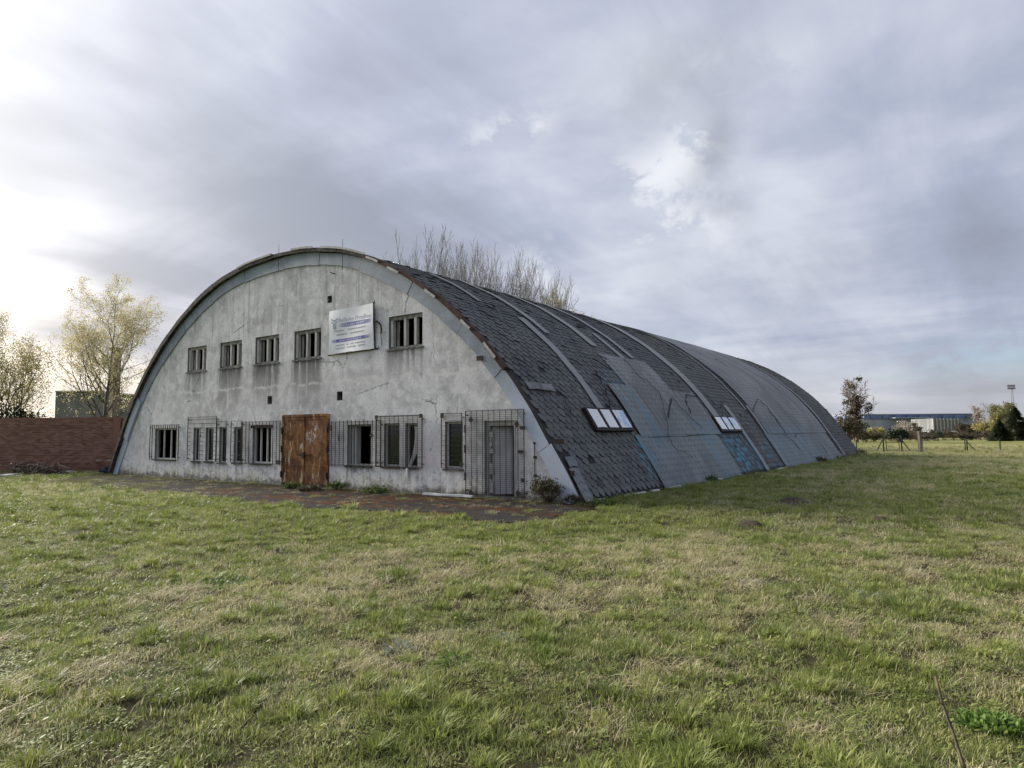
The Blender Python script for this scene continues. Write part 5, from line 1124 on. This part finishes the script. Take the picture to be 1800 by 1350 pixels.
for q0, q1, nm in (((0, 0, .06), (0, 0, h), 'stile'), ((e_[0], e_[1], .06), (e_[0], e_[1], h), 'stile'), ((0, 0, .08), (e_[0], e_[1], .08), 'bottom_rail'), ((0, 0, h-.02), (e_[0], e_[1], h-.02), 'top_rail'), ((0, 0, h*.55), (e_[0], e_[1], h*.55), 'middle_rail')): MB().tube([q0, q1], .028 if nm != 'middle_rail' else .012, 6).build(nm, MAT['paint_green'], gt)
q = MB(); fps = [G(1506, 796), G(1553.5, 793.5)], [G(1585.5, 793.5), G(1618, 794.5)], [G(1618, 794.5), G(1697, 792.5)], [G(1700.5, 792.5), G(1758.5, 792.5)], [G(1758.5, 792.5), G(1840, 793)]
for a, b in fps:
    for hh in (.25, .6, .98): q.tube([(a[0], a[1], hh), ((a[0]+b[0])/2, (a[1]+b[1])/2, hh-.03), (b[0], b[1], hh)], .004, 3)
tag(q.build('fence_wire', MAT['wire']), 'thin sagging wires strung between the dark green posts', 'wire')

# ------------------------------------------------------------------ litter, weeds and small things
rr_ = random.Random(91); p = G(58, 834); bp_ = empty('brush_pile', (p[0], p[1], 0)); tag(bp_, 'tangled heap of dead branches lying before the brick wall', 'branches'); q = MB()
for i in range(120):
    c_ = np.array([rr_.gauss(0, .65), rr_.gauss(0, .35), abs(rr_.gauss(.16, .16))]); d_ = np.array([rr_.gauss(0, 1), rr_.gauss(0, .6), rr_.gauss(.1, .35)]); d_ /= np.linalg.norm(d_); L_ = rr_.uniform(.3, .9); c_ = np.array([c_[0]*_r0[0]-c_[1]*_r0[1], c_[0]*_r0[1]+c_[1]*_r0[0], c_[2]])
    pts = [c_-d_*L_*.5, c_+np.array([rr_.gauss(0, .06), rr_.gauss(0, .06), rr_.gauss(0, .06)]), c_+d_*L_*.5]; pts = [np.array([a, b, max(z_, .02)]) for a, b, z_ in pts]; r_ = rr_.choice((.008, .012, .02, .035, .06)); q.tube(pts, [r_, r_*.8, r_*.4], 5)
q.build('branches', MAT['twig'], bp_)['kind'] = 'stuff'
def slab(name, label, pa, pb, w, h, mt, cat, z=.02):
    a, b = G(*pa), G(*pb); u_ = (b-a)[:2]; L_ = np.linalg.norm(u_); o = MB(); n = 5
    v = []; f = []
    for i in range(n+1):
        x = -L_/2+L_*i/n; k = .012*math.sin(i*2.1); v += [(x, -w/2+k, 0), (x, w/2+k, 0), (x, w/2+k, h+k*.4), (x, -w/2+k, h+k*.4)]
    for i in range(n):
        c_ = 4*i
        for k in range(4): f.append((c_+k, c_+4+k, c_+4+(k+1) % 4, c_+(k+1) % 4))
    f += [(0, 1, 2, 3), (4*n+3, 4*n+2, 4*n+1, 4*n)]; ob = o.add(v, f).build(name, MAT[mt]); ob.location = ((a[0]+b[0])/2, (a[1]+b[1])/2, z); ob.rotation_euler = (0, .0, math.atan2(u_[1], u_[0])); tag(ob, label, cat); return ob
slab('plastic_board', 'white plastic board lying left of the brush heap', (-14, 840), (31, 836), .22, .07, 'white_plastic', 'board')
slab('plastic_board', 'white plastic scrap lying right of the brush heap', (96, 832), (131, 830.5), .25, .06, 'white_plastic', 'board')
slab('fallen_batten', 'long white batten lying along the foot of the gable', (744, 871.5), (831, 876.5), .09, .05, 'white_plastic', 'batten', .03)
a = G(186, 831); rg = MB()
for i in range(12): rg.tube([(rr_.gauss(0, .2), rr_.gauss(0, .15), .02), (rr_.gauss(0, .2), rr_.gauss(0, .15), rr_.uniform(.06, .28)), (rr_.gauss(0, .25), rr_.gauss(0, .15), .03)], .05, 5)
MAT['tarp'] = simple('blue_tarp', (0.02, 0.05, 0.08), (0.05, 0.11, 0.16), 5, .5); ob = rg.build('crumpled_tarp', MAT['tarp'], None, True); ob.location = (a[0], a[1], 0); tag(ob, 'crumpled dark blue tarpaulin at the corner of the hangar', 'tarpaulin')
p = G(958, 884); shrub('wall_shrub', 'dry brown-green shrub growing between the barred doorway and the roof foot', (p[0], p[1]+.15, 0), .55, .62, 1500, 'leaf_bush', 401, .035, 40, tw_r=.008)
p = G(1006, 886); shrub('wall_shrub', 'low dead tuft at the foot of the blue verge', (p[0], p[1]+.1, 0), .30, .22, 420, 'leaf_brown', 402, .03, 22, tw_r=.005)
p = G(768, 872); shrub('sapling', 'tiny leafless sapling before the gable beside the white batten', (p[0], p[1]+.1, 0), .18, .36, 0, 'leaf_bush', 403, .03, 6, tw_r=.006)
for i, (px_, py_, r_, h, lf) in enumerate(((512, 858, .32, .16, 'leaf_weed'), (592, 861, .35, .24, 'leaf_weed'), (545, 862, .5, .12, 'leaf_brown'), (655, 866, .45, .13, 'leaf_weed'), (1070, 888, .4, .12, 'leaf_weed'), (1440, 813, .45, .3, 'leaf_brown'), (1510, 800, .7, .4, 'leaf_brown'), (1245, 847, .4, .2, 'leaf_weed'))):
    p = G(px_, py_); lab = ('green weed at the left foot of the rusty door', 'leafy weed at the right foot of the rusty door', 'withered growth on the threshold of the rusty door', 'flat green weed below the open window', 'weed under the lower corner of the roof', 'dry tuft at the foot of the grey roof sheets', 'dead scrub at the far foot of the roof', 'green tuft by the foot of the roof below the second roof light')[i]
    shrub('weed', lab, (p[0], p[1], 0), r_, h, 500, lf, 420+i, .035, 24, tw_r=.005)
# leafy weeds in the meadow
def rosette(name, label, px, py, rad, n, lf, seed, up=.5, ln=.12, w=.02, group=None):
    rr = random.Random(seed); p = G(px, py); z0 = gz(p[0], p[1]); V, F = [], []; o = empty(name, (p[0], p[1], z0)); tag(o, label, 'weed', group)
    for _ in range(n):
        a = rr.uniform(0, 6.28); r_ = rad*rr.random()**.6; bx, by = r_*math.cos(a), r_*math.sin(a); a2 = a+rr.gauss(0, .8); L_ = ln*rr.uniform(.5, 1.2); e_ = up*rr.uniform(.3, 1.4); ww = w*rr.uniform(.6, 1.3); u_ = np.array([math.cos(a2)*math.cos(e_), math.sin(a2)*math.cos(e_), math.sin(e_)]); s_ = np.array([-math.sin(a2), math.cos(a2), 0]); c_ = np.array([bx, by, 0]); b = len(V); dn = np.array([0, 0, -.25*L_])
        V += [c_, c_+u_*L_*.45-s_*ww, c_+u_*L_*.8-s_*ww*.7+dn*.4, c_+u_*L_+dn, c_+u_*L_*.8+s_*ww*.7+dn*.4, c_+u_*L_*.45+s_*ww]; F.append((b, b+1, b+2, b+3, b+4, b+5))
    MB().add(V, F).build('leaves', MAT[lf], o); return o
rosette('leafy_weed', 'bright green leafy weed clump in the grass near the bare stem', 1742, 1268, .15, 420, 'leaf_fresh', 501, 1.25, .075, .012)
rosette('leafy_weed', 'broad patch of bright green leafy weed in the left meadow', 350, 1022, .50, 420, 'leaf_fresh', 502, .8, .08, .02); rosette('leafy_weed', 'small bright rosette of strap leaves in the middle of the meadow', 795, 1160, .06, 40, 'leaf_fresh', 503, .8, .12, .012)
rosette('leafy_weed', 'grey-green rosette with pale narrow leaves beside the bright strap-leaved one', 700, 1138, .08, 50, 'leaf_silver', 504, .9, .11, .010)
for i, (px_, py_) in enumerate(((890, 1117), (1400, 1046), (1525, 1045), (1322, 1024), (75, 1047))): rosette('silvery_weed', 'low silvery weed cushion in the meadow grass', px_, py_, .13, 110, 'leaf_silver', 510+i, .6, .05, .010, 'silvery weed cushions in the meadow')
# molehills and bare earth
MAT['earth'] = simple('bare_earth', (0.035, 0.026, 0.018), (0.085, 0.066, 0.045), 14, .95, bm=.6)
for i, (px_, py_, r_) in enumerate(((1393, 884, .42), (1322, 924, .30), (1548, 915, .26), (192, 1098, .11), (1690, 915, .2))):
    p = G(px_, py_); V, F = [(0, 0, .34*r_)], []
    for k, (rq, zq) in enumerate(((.3, .30), (.6, .17), (.85, .06), (1.0, -.03))):
        for a in range(14): an = 2*math.pi*a/14; w = 1+.35*mnoise.noise((math.cos(an)*1.5+i*5, math.sin(an)*1.5, k)); V.append((rq*r_*w*math.cos(an), rq*r_*w*math.sin(an), r_*zq+.03*r_*mnoise.noise((a*1.7, k*2.3, i))*3*(zq > 0)))
    for a in range(14): F.append((0, 1+a, 1+(a+1) % 14))
    for k in range(3):
        for a in range(14): b = (a+1) % 14; F.append((1+k*14+a, 1+(k+1)*14+a, 1+(k+1)*14+b, 1+k*14+b))
    o = MB().add(V, F).build('molehill', MAT['earth'], None, True); o.location = (p[0], p[1], gz(p[0], p[1])); tag(o, 'low mound of bare brown earth in the meadow', 'molehill', 'molehills in the meadow')
# bare stem in the foreground
a, b = at(1643, 1188, 2.55), at(1699, 1365, 2.35); u_ = (b-a); base_ = b+u_*((-.02-b[2])/u_[2]); q = MB(); n = 9; pts = []
for i in range(n+1): tq = i/n; pts.append(base_*(1-tq)+a*tq+np.array([.004*math.sin(i*2.2), .004*math.cos(i*1.7), 0])-base_*np.array([1, 1, 0]))
stem = empty('dry_plant', (base_[0], base_[1], 0)); tag(stem, 'single bare leaning plant stem with buds sticking up from the grass', 'plant'); MAT['stem'] = simple('stem_bark', (0.035, 0.028, 0.018), (0.11, 0.085, 0.045), 30, .7)
q.tube(pts, [.0085-.0035*i/n for i in range(n+1)], 8); q.build('stalk', MAT['stem'], stem, True)
MAT['bud'] = simple('buds', (0.16, 0.14, 0.05), (0.30, 0.26, 0.12), 40, .7)
for i in (2, 3, 5, 6, 8):
    p = pts[i]; sd = _r0*(1 if i % 2 else -1); MB().tube([p, p+sd*.012+np.array([0, 0, .008]), p+sd*.016+np.array([0, 0, .020])], [.004, .0055, .001], 6).build('bud', MAT['bud'], stem)
scene.cycles.max_bounces = 5; scene.cycles.diffuse_bounces = 2; scene.cycles.glossy_bounces = 3; scene.cycles.transmission_bounces = 4; scene.cycles.transparent_max_bounces = 8
